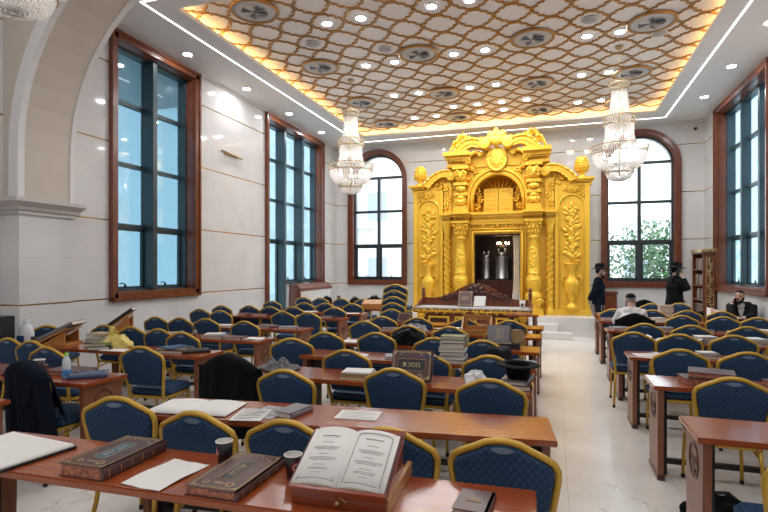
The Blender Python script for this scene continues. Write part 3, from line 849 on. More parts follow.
for x in (-.33, .33): m.box(x-.28, x+.28, .425, .445, .6, 1.2)
ak(m, 'scroll_shelf', DARKMAHOG, None, .006)
CURT = mat('cream_curtain', (.80, .70, .55), .8, noise=.15, nscale=9); 
m = MB()
m.grid(lambda u, v: (.40+.10*math.sin(v*PI)*.3+u*(.24-.06*math.sin(v*PI)), .16+.035*math.sin(u*PI*7), 1.0+v*1.6), 42, 14)
m.grid(lambda u, v: (.39+u*.25, .15+.03*math.sin(u*PI*7), .62+v*.38), 42, 4, 1)
ak(m, 'curtain', [CURT, SHIRTM])
# columns
CP = [(.25, .46), (.25, .60), (.20, .62), (.17, .66), (.18, .76), (.22, .88), (.23, .96), (.19, 1.04), (.15, 1.08), (.16, 1.12), (.19, 1.24), (.205, 1.36), (.19, 1.46), (.15, 1.50), (.17, 1.54), (.17, 1.58), (.15, 1.60), (.16, 1.72), (.15, 1.95), (.125, 2.25), (.105, 2.48), (.13, 2.50), (.135, 2.54), (.11, 2.57)]
def column(s):
    c = ak(flip(MB().lathe(CP, 28, (.97, -.20, 0)), s), 'column', GOLDREL)
    m = MB().lathe([(.11, 2.56), (.13, 2.70), (.19, 2.86), (.22, 2.92)], 24, (.97, -.20, 0)); m.cbox((.97, -.20, 2.95), (.46, .46, .05))
    for k in range(10):
        a = 2*PI*k/10
        for z, r in ((2.66, .13), (2.78, .17)):
            m.ball((.97+r*math.cos(a+(z > 2.7)*.3), -.2+r*math.sin(a+(z > 2.7)*.3), z), (.04, .04, .07), 7, 5)
    for q in (PI/4, 3*PI/4, 5*PI/4, 7*PI/4): m.ball((.97+.23*math.cos(q), -.2+.23*math.sin(q), 2.87), .05, 8, 6)
    ak(flip(m, s), 'capital', GOLD, c)
    m = MB(); m.cbox((.97, -.2, .53), (.52, .50, .14)); m.cbox((.97, -.2, .63), (.44, .42, .06))
    for k in (-1, 1): spiral(m, .97+k*.15, .80, .09, -.43, 1.3, .03, 0, k)
    ak(flip(m, s), 'pedestal', GOLD, c)
both(column)
def thin(s):
    m = MB().lathe([(.13, .46), (.13, .58), (.10, .62), (.085, .7), (.085, 2.62), (.10, 2.64), (.09, 2.70), (.14, 2.90), (.15, 2.96)], 18, (1.37, -.06, 0))
    for k in range(46):
        z = .75+k*.04; a = k*.75
        m.ball((1.37+.08*math.cos(a), -.06+.08*math.sin(a), z), (.036, .036, .03), 6, 5)
        m.ball((1.37+.08*math.cos(a+PI), -.06+.08*math.sin(a+PI), z), (.036, .036, .03), 6, 5)
    ak(flip(m, s), 'vine_column', GOLD)
both(thin)
# upper scrolled piers
def pier(s):
    m = MB(); m.box(.84, 1.10, -.16, .1, 3.24, 4.5)
    for z0, z1, w_, d in ((3.24, 3.36, .40, .40), (3.36, 3.42, .34, .34), (3.70, 3.78, .36, .34), (3.98, 4.06, .38, .36), (4.42, 4.5, .44, .42)):
        m.box(.97-w_/2, .97+w_/2, .1-d, .1, z0, z1)
    for z, r in ((3.52, .12), (3.64, .08), (3.88, .11), (4.18, .12), (4.32, .13)): m.ball((.97, -.19, z), (r*1.35, .11, r*.8), 12, 8)
    for k in (-1, 1):
        spiral(m, .97+k*.12, 4.30, .085, -.30, 1.4, .03, PI/2, k); spiral(m, .97+k*.11, 3.52, .07, -.26, 1.2, .025, -PI/2, -k)
    leaf(m, .97, 4.12, -.3, .2, PI/2, .5, .05); leaf(m, .97, 3.8, -.28, .15, PI/2, .6, .05)
    ak(flip(m, s), 'scrolled_pier', GOLD, None, .006)
    m = MB(); m.box(1.26, 1.48, -.02, .1, 3.24, 4.1); vine(m, wavy(1.37, 3.30, 4.0, .04, 10, 1.5), -.04, .09, .015); ak(flip(m, s), 'side_scroll', GOLD)
    m = MB(); vine(m, [(.80-.24*math.sin(a), 4.32+.22*math.cos(a)) for a in [k*.28 for k in range(7)]], -.02, .10, .018); leaf(m, .62, 4.38, -.03, .2, .9, .6); leaf(m, .72, 4.2, -.03, .15, -.4, .6)
    ak(flip(m, s), 'spandrel_relief', GOLDREL)
both(pier)
# great broken pediment
def pediment(s):
    m = MB(); cornice(m, .70, 1.42, -.44, .1, 4.50, 4.88); ak(flip(m, s), 'pediment_cornice', GOLD, None, .006)
    O = [(1.12, 4.86), (1.08, 4.98), (.98, 5.10), (.84, 5.19), (.68, 5.22), (.52, 5.20), (.40, 5.14)]; I = [(.86, 4.86), (.83, 4.92), (.77, 4.97), (.70, 5.0), (.62, 5.01), (.53, 4.99), (.42, 4.96)]
    m = MB()
    for k in range(6): m.prism([I[k], I[k+1], O[k+1], O[k]], -.34, .1, 'y')
    for k in range(6):
        (ax, az), (bx, bz) = O[k], O[k+1]
        m.tube([(ax, -.36, az), (bx, -.36, bz)], .035, 8); m.tube([(I[k][0], -.34, I[k][1]), (I[k+1][0], -.34, I[k+1][1])], .028, 8)
        for q in (.2, .6):
            x_, z_ = (ax+I[k][0])/2+q*(bx-ax), (az+I[k][1])/2+q*(bz-az); m.cbox((x_, -.35, z_), (.045, .05, .07))
    m.lathe([(0, .0), (.05, -.03), (.07, 0), (.10, -.025), (.14, -.01), (.15, .04), (.15, .4)], 22, M=T(.31, -.38, 5.05) @ R(-PI/2, 'X'))
    ak(flip(m, s), 'pediment_arc')
    m = MB(); m.tube([(.80, -.2, 4.62), (.72, -.22, 4.80), (.58, -.22, 4.88), (.44, -.2, 4.84)], [.07, .06, .055, .05], 8, up=(0, 1, 0)); spiral(m, .78, 4.62, .10, -.24, 1.3, .035, 0, 1); spiral(m, .43, 4.80, .07, -.22, 1.3, .03, PI, -1)
    ak(flip(m, s), 'inner_scroll')
    m = MB(); rr = random.Random(5)
    for k in range(15):
        q = k/14; x = 1.28-.62*q; z = 4.92+.28*math.sin(q*PI*.8)+.05*(k % 3)
        leaf(m, x, z, -.15+.05*(k % 2), .16+.05*(k % 2), PI/2+.9*(.3-q)+rr.uniform(-.5, .5), .55, .05)
    leaf(m, .80, 5.14, -.16, .22, 1.9, .6, .06)
    ak(flip(m, s), 'shoulder_foliage', GOLDREL)
both(pediment)
m = MB()
m.ball((0, -.22, 5.16), (.20, .14, .17), 16, 10)
for k in range(11): leaf(m, 0, 5.14, -.25, .28+.06*(k % 2), PI*(k+.0)/10, .42, .06)
for k in (-1, 1): spiral(m, k*.16, 5.30, .08, -.26, 1.4, .03, 0, k); leaf(m, k*.22, 5.12, -.25, .28, PI/2-k*1.1, .5, .05)
leaf(m, 0, 5.25, -.26, .24, PI/2, .6, .06); m.ball((0, -.3, 5.28), (.07, .06, .09), 10, 8)
ak(m, 'crest', GOLDREL)
m = MB(); m.box(-.86, .86, .0, .1, 4.5, 4.92); ak(m, 'tympanum', GOLD)
# wings
def wing(s):
    m = MB(); cornice(m, 2.0, 2.47, -.18, .1, 3.86, 4.05); m.box(1.5, 2.40, .02, 1.31, 3.86, 4.0); ak(flip(m, s), 'wing_cornice', GOLD, None, .005)
    O = [(1.24, 4.40), (1.40, 4.43), (1.56, 4.41), (1.72, 4.34), (1.86, 4.24), (1.97, 4.13), (2.06, 4.03)]; I = [(1.30, 4.22), (1.42, 4.26), (1.55, 4.25), (1.66, 4.19), (1.76, 4.11), (1.83, 4.03), (1.88, 3.95)]
    m = MB()
    for k in range(6):
        m.prism([I[k], I[k+1], O[k+1], O[k]], -.16, .3, 'y'); m.tube([(O[k][0], -.17, O[k][1]), (O[k+1][0], -.17, O[k+1][1])], .03, 8); m.tube([(I[k][0], -.15, I[k][1]), (I[k+1][0], -.15, I[k+1][1])], .024, 8)
    m.prism([(1.3, 3.85)]+I+[(1.95, 3.85)], .06, .3, 'y')
    m.lathe([(0, .0), (.04, -.03), (.06, 0), (.09, -.025), (.125, -.01), (.135, .04), (.135, .3)], 22, M=T(1.25, -.18, 4.26) @ R(-PI/2, 'X'))
    ak(flip(m, s), 'swan_neck')
    m = MB(); vine(m, [(1.42+.10*math.sin(q*.9), 4.16-q*.045) for q in range(8)], .02, .11, .02); leaf(m, 1.5, 4.0, .0, .2, -.5, .6, .05); leaf(m, 1.62, 4.05, .0, .16, .2, .6, .05)
    vine(m, [(1.72+k*.07, 3.74+.05*math.sin(k*1.3)) for k in range(8)], -.03, .08, .014); spiral(m, 2.14, 3.62, .09, -.03, 1.4, .022, PI/2, -1)
    ak(flip(m, s), 'wing_relief', GOLDREL)
    m = MB(); r = .33; zc_ = 3.30                   # arched panel frame, vase and vine
    m.tube([(1.60, -.03, .64), (1.60, -.03, zc_)]+[(1.92-r*math.cos(PI*i/14), -.03, zc_+r*math.sin(PI*i/14)) for i in range(1, 14)]+[(2.24, -.03, zc_), (2.24, -.03, .64)], .028, 8, up=(0, 1, 0))
    ak(flip(m, s), 'wing_panel_frame')
    v = MB().lathe([(0, .62), (.17, .62), (.17, .70), (.10, .74), (.06, .80), (.07, .86), (.13, .98), (.18, 1.16), (.195, 1.28), (.19, 1.34), (.13, 1.42), (.09, 1.48), (.085, 1.62), (.12, 1.72), (.19, 1.80), (.20, 1.82), (.12, 1.80), (0, 1.76)], 26, (1.92, -.04, 0), sy=.75)
    for k in (-1, 1): v.tube([(1.92+k*.10, -.05, 1.46), (1.92+k*.22, -.05, 1.48), (1.92+k*.26, -.05, 1.38), (1.92+k*.19, -.05, 1.28)], .022, 7, up=(0, 1, 0))
    for k in range(9):
        a = PI+PI*k/8
        v.ball((1.92+.155*math.cos(a), -.04+.12*math.sin(a), 1.06), (.022, .02, .12), 6, 5)
    ak(flip(v, s), 'vase_relief')
    m = MB(); vine(m, wavy(1.92, 1.84, 3.34, .08, 26, 3.2), -.02, .17, .022); leaf(m, 1.92, 3.3, -.03, .14, PI/2, .6)
    ak(flip(m, s), 'vine_relief', GOLDREL)
    u = MB().lathe([(.15, 4.05), (.15, 4.09), (.08, 4.12), (.06, 4.16), (.11, 4.19), (.165, 4.28), (.175, 4.36), (.16, 4.42), (.17, 4.44), (.165, 4.46), (.13, 4.53), (.08, 4.59), (.03, 4.62), (0, 4.62)], 22, (2.17, .02, 0))
    for z, rr, n in ((4.25, .15, 12), (4.31, .175, 12), (4.37, .175, 12), (4.49, .15, 11), (4.54, .12, 9), (4.58, .08, 7)):
        for k in range(n): u.ball((2.17+rr*math.cos(2*PI*(k+.5*(n % 2))/n), .02+rr*math.sin(2*PI*(k+.5*(n % 2))/n), z), .03, 6, 5)
    ak(flip(u, s), 'urn_finial')
both(wing)
# inside the ark: three scrolls in silver cases and a little chandelier
def scroll(x, y, r, h, lab):
    t = thing('torah_scroll', lab, 'scroll', (CX+x, AY+y, 1.36), group='silver scroll cases')
    MB().lathe([(r*.8, 0), (r, .02), (r, .05), (r*.92, .07), (r*.92, h-.08), (r, h-.05), (r, h-.02), (r*.7, h), (0, h)], 20).build('case', SILVER, t)
    MB().lathe([(r*.45, h), (r*.7, h+.05), (r*.5, h+.10), (0, h+.12)], 14).build('crown', SILVER, t)
    for k in (-1, 1): MB().lathe([(.018, h), (.018, h+.10), (.04, h+.14), (.03, h+.2), (0, h+.23)], 10, (k*r*.5, 0, 0)).build('finial', SILVER, t)
scroll(-.40, .8, .13, .62, 'slim silver scroll case standing at the hinge side in the ark')
scroll(.06, .72, .19, .68, 'broad silver scroll case standing in the middle of the ark')
scroll(.46, .86, .13, .62, 'slim silver scroll case half behind the cream curtain')
t = thing('small_chandelier', 'small golden chandelier glowing inside the ark doorway', 'chandelier', (CX+.10, AY+.62, 2.28))
m = MB().tube([(0, 0, .05), (0, 0, .32)], .008, 6); m.lathe([(0, .0), (.03, .01), (.035, .05), (.015, .09), (0, .1)], 10)
for k in range(6):
    a = 2*PI*k/6; m.tube([(0, 0, .06), (.08*math.cos(a), .08*math.sin(a), .02), (.15*math.cos(a), .15*math.sin(a), .05), (.16*math.cos(a), .16*math.sin(a), .10)], .006, 5)
m.build('frame', GILT, t)
BULB2 = emit('candle_bulb', (1, .75, .45), 22)
for k in range(6):
    a = 2*PI*k/6; MB().lathe([(0, .10), (.014, .11), (.016, .135), (0, .17)], 8, (.16*math.cos(a), .16*math.sin(a), 0)).build('bulb', BULB2, t)

# ------------------------------------------------------------------ reading desk before the ark
bx, by = -1.75, 11.30
t = thing('bimah_desk', 'long carved mahogany reading desk with gold frieze in front of the ark', 'desk', (bx, by, 0))
MB().box(-1.22, 1.22, .08, .72, 0, .70).build('body', MAHOG, t, .01)
MB().box(-1.29, 1.29, -.02, .80, .78, .815).build('top', mat('grey_cloth_top', (.42, .40, .38), .6), t, .008)
MB().box(-1.30, 1.30, -.005, .79, .69, .78).build('apron', MAHOG, t, .006)
m = MB()
for s in (-1, 1):
    vine(m, [(s*(.02+k*.05), .735+.018*math.sin(k*1.57)) for k in range(26)], -.010, .050, .011)
m.build('gold_frieze', GOLDREL, t)
for s in (-1, 1):
    m = MB(); m.box(s*1.12-.09, s*1.12+.09, -.0, .08, .60, .69).box(s*1.12-.07, s*1.12+.07, .01, .08, .54, .60).box(s*1.12-.05, s*1.12+.05, .03, .08, .46, .54)
    m.build('corbel', GOLDREL, t, .01)
    m = MB().lathe([(.045, .81), (.045, .86), (.035, .9), (.035, 1.02), (.05, 1.06), (.05, 1.10), (.03, 1.13), (.045, 1.17), (.04, 1.22), (0, 1.25)], 14, (s*1.24, .74, 0)); m.box(s*1.24-.05, s*1.24+.05, .69, .79, .81, .90)
    m.build('post', MAHOG, t)
    MB().prism([(.0, .815), (.7, .815), (.7, .98), (.45, .93), (.2, .86)], s*1.26-.02, s*1.26+.02, 'x').build('side_arm', MAHOG, t)
for x in (-.72, -.12, .78):
    MB().box(x-.24, x+.24, .05, .08, .34, .62).box(x-.20, x+.20, .045, .07, .38, .58, 1).build('panel', [GOLD, DARKMAHOG], t, .004)
P = [(-1.2, .815), (1.2, .815), (1.2, .98), (1.0, .97), (.8, 1.0), (.6, 1.10), (.45, 1.20), (.3, 1.28), (.12, 1.33), (-.1, 1.33), (-.25, 1.27), (-.4, 1.20), (-.55, 1.10), (-.8, 1.02), (-1.0, .99), (-1.2, 1.0)]
bk = MB().prism(P, .71, .77, 'y').build('back_board', MAHOG, t, .006)
m = MB()
for k in range(13): leaf(m, .02, 1.12, .70, .20+.05*(k % 2), -.3+PI*1.2*k/12, .45, .04)
for s in (-1, 1): vine(m, [(s*(.2+q*.09), 1.10-.02*q+.03*math.sin(q*1.8)) for q in range(8)], .695, .09, .016)
m.ball((.02, .69, 1.12), (.08, .05, .08)); m.build('carved_crest', DARKMAHOG, bk)

# ------------------------------------------------------------------ bookcase in the corner
t = thing('bookcase', 'tall mahogany bookcase with gold vine panel in the corner', 'bookcase', (3.64, 14.98, 0))
m = MB(); w_, d = .50, .155                                   # runs along y, open towards -x
m.box(-d, d, -w_, -w_+.03, 0, 2.06).box(-d, d, w_-.03, w_, 0, 2.06).box(d-.02, d, -w_, w_, 0, 2.06).box(-d, d, -w_, w_, 0, .10)
m.build('carcass', MAHOG, t)
m = MB(); m.box(-d-.03, d, -w_-.03, w_, 2.06, 2.12); m.build('cornice', MAHOG, t, .01)
m = MB(); vine(m, [(-d-.03+k*.045, 2.14) for k in range(9)], -w_-.04, .05, .012); m.box(-d-.03, d, -w_-.035, -w_, 2.10, 2.17); m.box(-d-.035, -d, -w_-.03, w_, 2.10, 2.17); m.build('gold_frieze', GILT, t)
for z in (.10, .50, .88, 1.24, 1.64): MB().box(-d+.01, d-.02, -w_+.03, w_-.03, z, z+.03).build('shelf', MAHOG, t)
m = MB(); vine(m, wavy(0, .35, 1.98, .03, 26, 5), -w_-.006, .055, .009); m.tube([(-.075, -w_, .3), (-.075, -w_, 2.0), (.075, -w_, 2.0), (.075, -w_, .3)], .006, 5, True); m.build('vine_panel', GILT, t)
cs = [BROWNC, MAROON, BLACKC, GREYC, TANC]
nb = 0
for z, nm in ((.53, 'second'), (.91, 'third'), (1.27, 'fourth'), (1.67, 'top')):
    y = -.44; k = 0
    while y < .40:
        th = random.uniform(.035, .06); h = random.uniform(.22, .29)
        if z > .6 and random.random() < .25: y += th*2; continue
        o = MB().box(-.11, .10, -th/2+.003, th/2-.003, 0, h).box(-.105, .09, -th/2, th/2, .005, h-.005, 1).build('book', [cs[nb % 5], CREAMP])
        o.location = (3.64, 14.98+y+th/2, z); nb += 1; k += 1
        tag(o, 'dark spine on %s bookcase shelf, %s from the carved end panel' % (nm, ORD[min(k, 12)]) if k < 12 else 'dark spine on %s bookcase shelf near the corner, place %s' % (nm, ORD[k-11]), 'book', 'books in the bookcase')
        y += th
# ------------------------------------------------------------------ long desks
TD, TH = .46, .76
def make_table(L):
    t = thing('long_desk', '', 'desk')
    MB().box(-L/2, L/2, 0, TD, TH-.035, TH).build('tabletop', TABLE, t, .006)
    for s in (-1, 1):
        x0, x1 = sorted((s*(L/2-.035), s*(L/2-.08)))
        p = MB().prism([(.03, .03), (.06, TH-.036), (TD-.03, TH-.036), (TD-.06, .03)] if False else [(.045, .03), (.03, TH-.036), (TD-.03, TH-.036), (TD-.045, .03)], x0, x1, 'x').build('end_panel', PANEL, t, .004)
        m = MB(); c = (s*(L/2-.034), TD/2, .56)
        rg = lambda r: [(c[0], c[1]+r*math.cos(2*PI*k/28), c[2]+r*1.05*math.sin(2*PI*k/28)) for k in range(28)]
        m.tube(rg(.10), .004, 5, True); m.tube(rg(.086), .0022, 4, True)
        for k in range(5): m.cbox((c[0], c[1]-.05+k*.025, c[2]+.012*math.sin(k*2)), (.005, .009, .045))
        for k in range(3): m.tube([(c[0], c[1]-.055+.01*k, c[2]-.045-.012*k), (c[0], c[1]+.055-.01*k, c[2]-.045-.012*k)], .004, 4)
        m.build('emblem', DARKMAHOG, p)
        MB().box(min(x0, x1)-.005, max(x0, x1)+.005, .03, TD-.03, 0, .035).build('foot', DARKMAHOG, p)
        xa = s*(L/2-.10); MB().box(xa-.02, xa+.02, .14, .30, .02, TH-.036).build('post', BLACK, t)
    MB().box(-L/2+.085, L/2-.085, TD/2-.02, TD/2+.02, .08, .12).build('foot_rail', BLACK, t)
    return t
TABS = {}
def table(cx, y, L, rz, lab):
    if L not in TABS:
        t = make_table(L); TABS[L] = t; t.location = (cx, y, 0); t.rotation_euler = (0, 0, rz); t['label'] = lab; t['group'] = 'long brown desks'
    else: dup(TABS[L], (cx, y, 0), rz, lab, 'long brown desks')
D_ = math.radians
table(-1.50, 1.737, 2.90, D_(2.5), 'long brown desk bearing the open book on a stand and two coffee cups')
table(-1.27, 2.77, 2.60, D_(7), 'long brown desk with newspapers, second from the arch in middle block')
for y, lab in ((3.93, 'long brown desk under the upturned hat, middle block'), (4.93, 'long brown desk with tall stack of books, middle block'), (5.92, 'long brown desk with grey book propped up, fifth from the arch, middle block'),
               (7.15, 'long brown desk with wooden lectern and paper heap, middle block'), (8.22, 'long brown desk second from the bimah, middle block'), (10.60, 'short brown desk at the aisle end of the bimah')):
    table(-1.38 if y < 10 else -.60, y, 2.45 if y < 10 else .62, 0, lab)
for y, xr, lab in ((2.18, -3.69, 'long brown desk at the picture edge, only its corner showing'), (3.15, -3.60, 'long brown desk with water bottle and blue book, window block'), (4.50, -3.56, 'long brown desk with yellow bag, window block'),
                   (5.66, -3.57, 'long brown desk with tilted dark book near the wall, window block'), (6.88, -3.60, 'long brown desk fifth from the arch, window block'), (8.62, -3.70, 'long brown desk sixth from the arch, window block'),
                   (9.68, -3.70, 'long brown desk with white sheet at its end, window block'), (10.95, -3.66, 'long brown desk carrying the wooden box, window block'), (12.55, -4.05, 'long brown desk heaped with black bags beside the radiator cover')):
    table(xr-1.225, y, 2.45, 0, lab)
for k, y in enumerate((3.24, 4.55, 5.94, 7.15, 8.34, 9.80, 10.85)):
    table(.755+1.225, y, 2.45, 0, ('bare long brown desk beside the aisle, first from the arch, bookcase block', 'long brown desk with two stacked brown books, bookcase block', 'long brown desk with small white books, third from arch, bookcase block', 'long brown desk fourth from the arch, bookcase block',
          'long brown desk with spread papers, third from the ark, bookcase block', 'long brown desk before the man in white shirt, bookcase block', 'long brown desk before the bearded seated man, bookcase block')[k])

# ------------------------------------------------------------------ banquet chairs
def make_chair():
    t = thing('banquet_chair', '', 'chair')
    yb = lambda z: -.225-.088*(z-.42)/.5
    # upholstered seat
    m = MB()
    def rr(x0, x1, y0, y1, r, n=5):
        P = []
        for cx, cy, a in ((x1-r, y1-r, 0), (x0+r, y1-r, PI/2), (x0+r, y0+r, PI), (x1-r, y0+r, 3*PI/2)):
            P += [(cx+r*math.cos(a+PI/2*k/n), cy+r*math.sin(a+PI/2*k/n)) for k in range(n+1)]
        return P
    m.prism(rr(-.225, .225, -.21, .235, .07), .415, .49, 'z'); m.build('seat', FAB, t, .022, 3)
    MB().prism(rr(-.215, .215, -.22, .215, .05), .395, .42, 'z').build('seat_frame', CHAIRGOLD, t)
    # crown-shaped back: outline half (x, z)
    H = [(.185, .38), (.192, .46), (.222, .66), (.238, .76), (.238, .80), (.222, .835), (.18, .858), (.12, .885), (.075, .908), (.035, .917), (0, .919)]
    pts = [(x, yb(z), z) for x, z in H] + [(-x, yb(z), z) for x, z in H[-2::-1]]
    m = MB().tube(pts, .0165, 8, up=(0, 1, 0)); m.build('back_frame', CHAIRGOLD, t)
    hp = [(.168, .53), (.205, .66), (.222, .76), (.222, .795), (.208, .825), (.17, .845), (.11, .873), (.07, .895), (.03, .904), (0, .905)]
    poly = [(-x, z) for x, z in hp] + [(x, z) for x, z in hp[-2::-1]]
    n = len(poly)
    m = MB(); c = .68
    def lay(q, off): return [((x*q), yb(z)+off, c+(z-c)*q) for x, z in poly]
    rings = [lay(.90, -.024), lay(.985, -.018), lay(1.0, -.008), lay(1.0, .012), lay(.985, .024), lay(.86, .042)]
    vs = [p for r_ in rings for p in r_]; fs = []
    for k in range(len(rings)-1):
        for i in range(n): fs.append((k*n+i, k*n+(i+1) % n, (k+1)*n+(i+1) % n, (k+1)*n+i))
    m.add(vs, fs, 0, True); m.add(rings[0], [tuple(range(n))], 0, True); m.add(rings[-1], [tuple(range(n-1, -1, -1))], 0, True)
    b = m.build('backrest', FAB, t)
    m = MB(); P = [(-.055, .884), (-.03, .872), (0, .868), (.03, .872), (.055, .884), (.03, .893), (0, .896), (-.03, .893)]
    m.prism(P, yb(.88)-.030, yb(.88)-.018, 'y'); m.build('handle', CHROME, b)
    for s in (-1, 1):
        m = MB().tube([(s*.192, .19, .41), (s*.20, .20, .20), (s*.205, .205, .03)], .0135, 7); m.tube([(s*.205, .205, .03), (s*.205, .205, 0)], .016, 7, mi=1); m.build('leg', [CHAIRGOLD, RUBBER], t)
        m = MB().tube([(s*.186, yb(.40), .40), (s*.20, -.235, .25), (s*.215, -.30, .03)], .0145, 7); m.tube([(s*.215, -.30, .03), (s*.216, -.302, 0)], .017, 7, mi=1); m.build('leg', [CHAIRGOLD, RUBBER], t)
        MB().tube([(s*.196, .20, .33), (s*.18, .02, .385), (s*.196, -.22, .33)], .009, 6).build('side_brace', CHAIRGOLD, t)
    return t
chair0 = None; CH = []
def chair(cx, cy, lab, rz=0, z=0, group='blue and gold banquet chairs'):
    """cx, cy: where the top of the back stands"""
    global chair0
    x, y = cx-.31*math.sin(rz), cy+.31*math.cos(rz)
    if chair0 is None:
        chair0 = make_chair(); o = chair0; o.location = (x, y, z); o.rotation_euler = (0, 0, rz); o['label'] = lab; o['group'] = group
    else: o = dup(chair0, (x, y, z), rz, lab, group)
    return o
def row(xs, y, what, block, side, jit=.04):
    for k, q in enumerate(xs):
        x, yy, a = (q+(y, 0))[:3] if isinstance(q, tuple) and len(q) == 1 else ((q[0], q[1], q[2] if len(q) > 2 else 0) if isinstance(q, tuple) else (q, y+random.uniform(-jit, jit), random.uniform(-.05, .05)))
        chair(x, yy, 'blue chair %s from the %s, facing desk %s' % (ORD[k+1], side, what), a)
# middle block, counted from the aisle
row([(-.22, 2.36), (-.76, 2.35), (-1.29, 2.31), (-1.83, 2.29), (-2.49, 2.41, .14)], 2.35, 'with newspapers, middle block', 'm', 'aisle')
row([(-.42, 3.61), (-1.17, 3.76), (-1.94, 3.45), (-2.63, 3.72)], 3.6, 'under upturned hat, middle block', 'm', 'aisle')
row([(-.54, 4.58), (-1.13, 4.56), (-1.86, 4.47)], 4.5, 'with book stack, middle block', 'm', 'aisle')
row([(-.72, 5.52), (-1.26, 5.57), (-2.02, 5.78), (-2.61, 5.62)], 5.6, 'with propped grey book, middle block', 'm', 'aisle')
row([(-.62, 6.76), (-1.30, 6.66), (-1.86, 6.62), (-2.62, 6.98)], 6.7, 'with paper heap, middle block', 'm', 'aisle')
row([(-.62, 7.76), (-1.30, 7.80), (-2.02, 7.75), (-2.60, 7.74)], 7.7, 'second from bimah, middle block', 'm', 'aisle')
chair(-2.74, 5.02, 'blue chair standing turned in the gap between window block and middle block', .25)
# window block, counted from the gap towards the windows
row([(-4.72, 3.72), (-5.27, 3.98), (-5.72, 4.06)], 4, 'with yellow bag, window block', 'l', 'gap')
row([(-4.24, 5.07), (-4.77, 5.27), (-5.27, 5.34), (-5.80, 5.40)], 5.3, 'with tilted dark book, window block', 'l', 'gap')
row([(-4.27, 6.42), (-5.06, 6.58), (-5.52, 6.55), (-6.00, 6.57)], 6.5, 'fifth from arch, window block', 'l', 'gap')
row([(-4.07, 8.05), (-4.57, 8.06), (-5.78, 7.92), (-6.35, 8.08)], 8, 'sixth from arch, window block', 'l', 'gap')
row([(-4.10, 9.25), (-4.92, 9.10), (-5.43, 9.05), (-5.95, 9.12), (-6.52, 8.98)], 9.1, 'with white sheet, window block', 'l', 'gap')
row([(-4.18, 10.40), (-4.78, 10.30), (-5.30, 10.30), (-6.30, 10.60)], 10.3, 'carrying wooden box, window block', 'l', 'gap')
row([(-4.55, 12.0), (-5.15, 12.05), (-5.76, 12.1), (-6.30, 12.2)], 12.1, 'heaped with black bags', 'l', 'gap')
chair(-6.46, 5.10, 'blue chair against the window wall behind the low book stand', .5)
chair(-3.86, 4.03, 'blue chair at the gap end of the yellow bag desk, nothing hung on it', .10)
cc1 = chair(-3.97, 2.95, 'blue chair under a hanging navy coat at the water bottle desk', -.05)
# bookcase block, counted from the aisle
row([(1.10, 2.58)], 2.7, 'bare desk by the arch, bookcase block', 'r', 'aisle')
row([(1.20, 4.20), (1.78, 4.12)], 4.2, 'with two stacked brown books, bookcase block', 'r', 'aisle')
row([(1.14, 5.50), (1.69, 5.50), (2.26, 5.47)], 5.5, 'with small white books, bookcase block', 'r', 'aisle')
row([(.91, 6.80), (1.39, 6.76), (1.96, 6.84), (2.52, 6.8)], 6.8, 'fourth from arch, bookcase block', 'r', 'aisle')
row([(1.20, 7.92), (1.76, 7.86), (2.42, 7.9)], 7.9, 'with spread papers, bookcase block', 'r', 'aisle')
row([(1.24, 9.12), (1.98, 9.42), (2.55, 9.40), (3.02, 9.42)], 9.4, 'before the white-shirted man, bookcase block', 'r', 'aisle')
row([(1.06, 10.52), (1.72, 10.52), (2.30, 10.55), (2.84, 10.56)], 10.5, 'before the bearded man, bookcase block', 'r', 'aisle')
chair(2.02, 12.45, 'blue chair beyond the last desk, before the man on the telephone', .1)
chair(1.98, 13.10, 'blue chair under a black coat by the round-headed window', .0)
chair(2.62, 12.75, 'blue chair standing right behind the man on the telephone', -.1)
CHR = chair(3.55, 12.06, 'blue chair on which the bearded man sits beside the bookcase wall', PI-.30)
# five chairs stacked inside one another near the bimah
for k in range(5):
    chair(-2.90, 9.20+.055*k, 'blue chair, %s of the stack near the bimah' % ('lowest', 'second from bottom', 'middle one', 'fourth from bottom', 'topmost')[k], 0, .115*k, 'chairs stacked near the bimah')

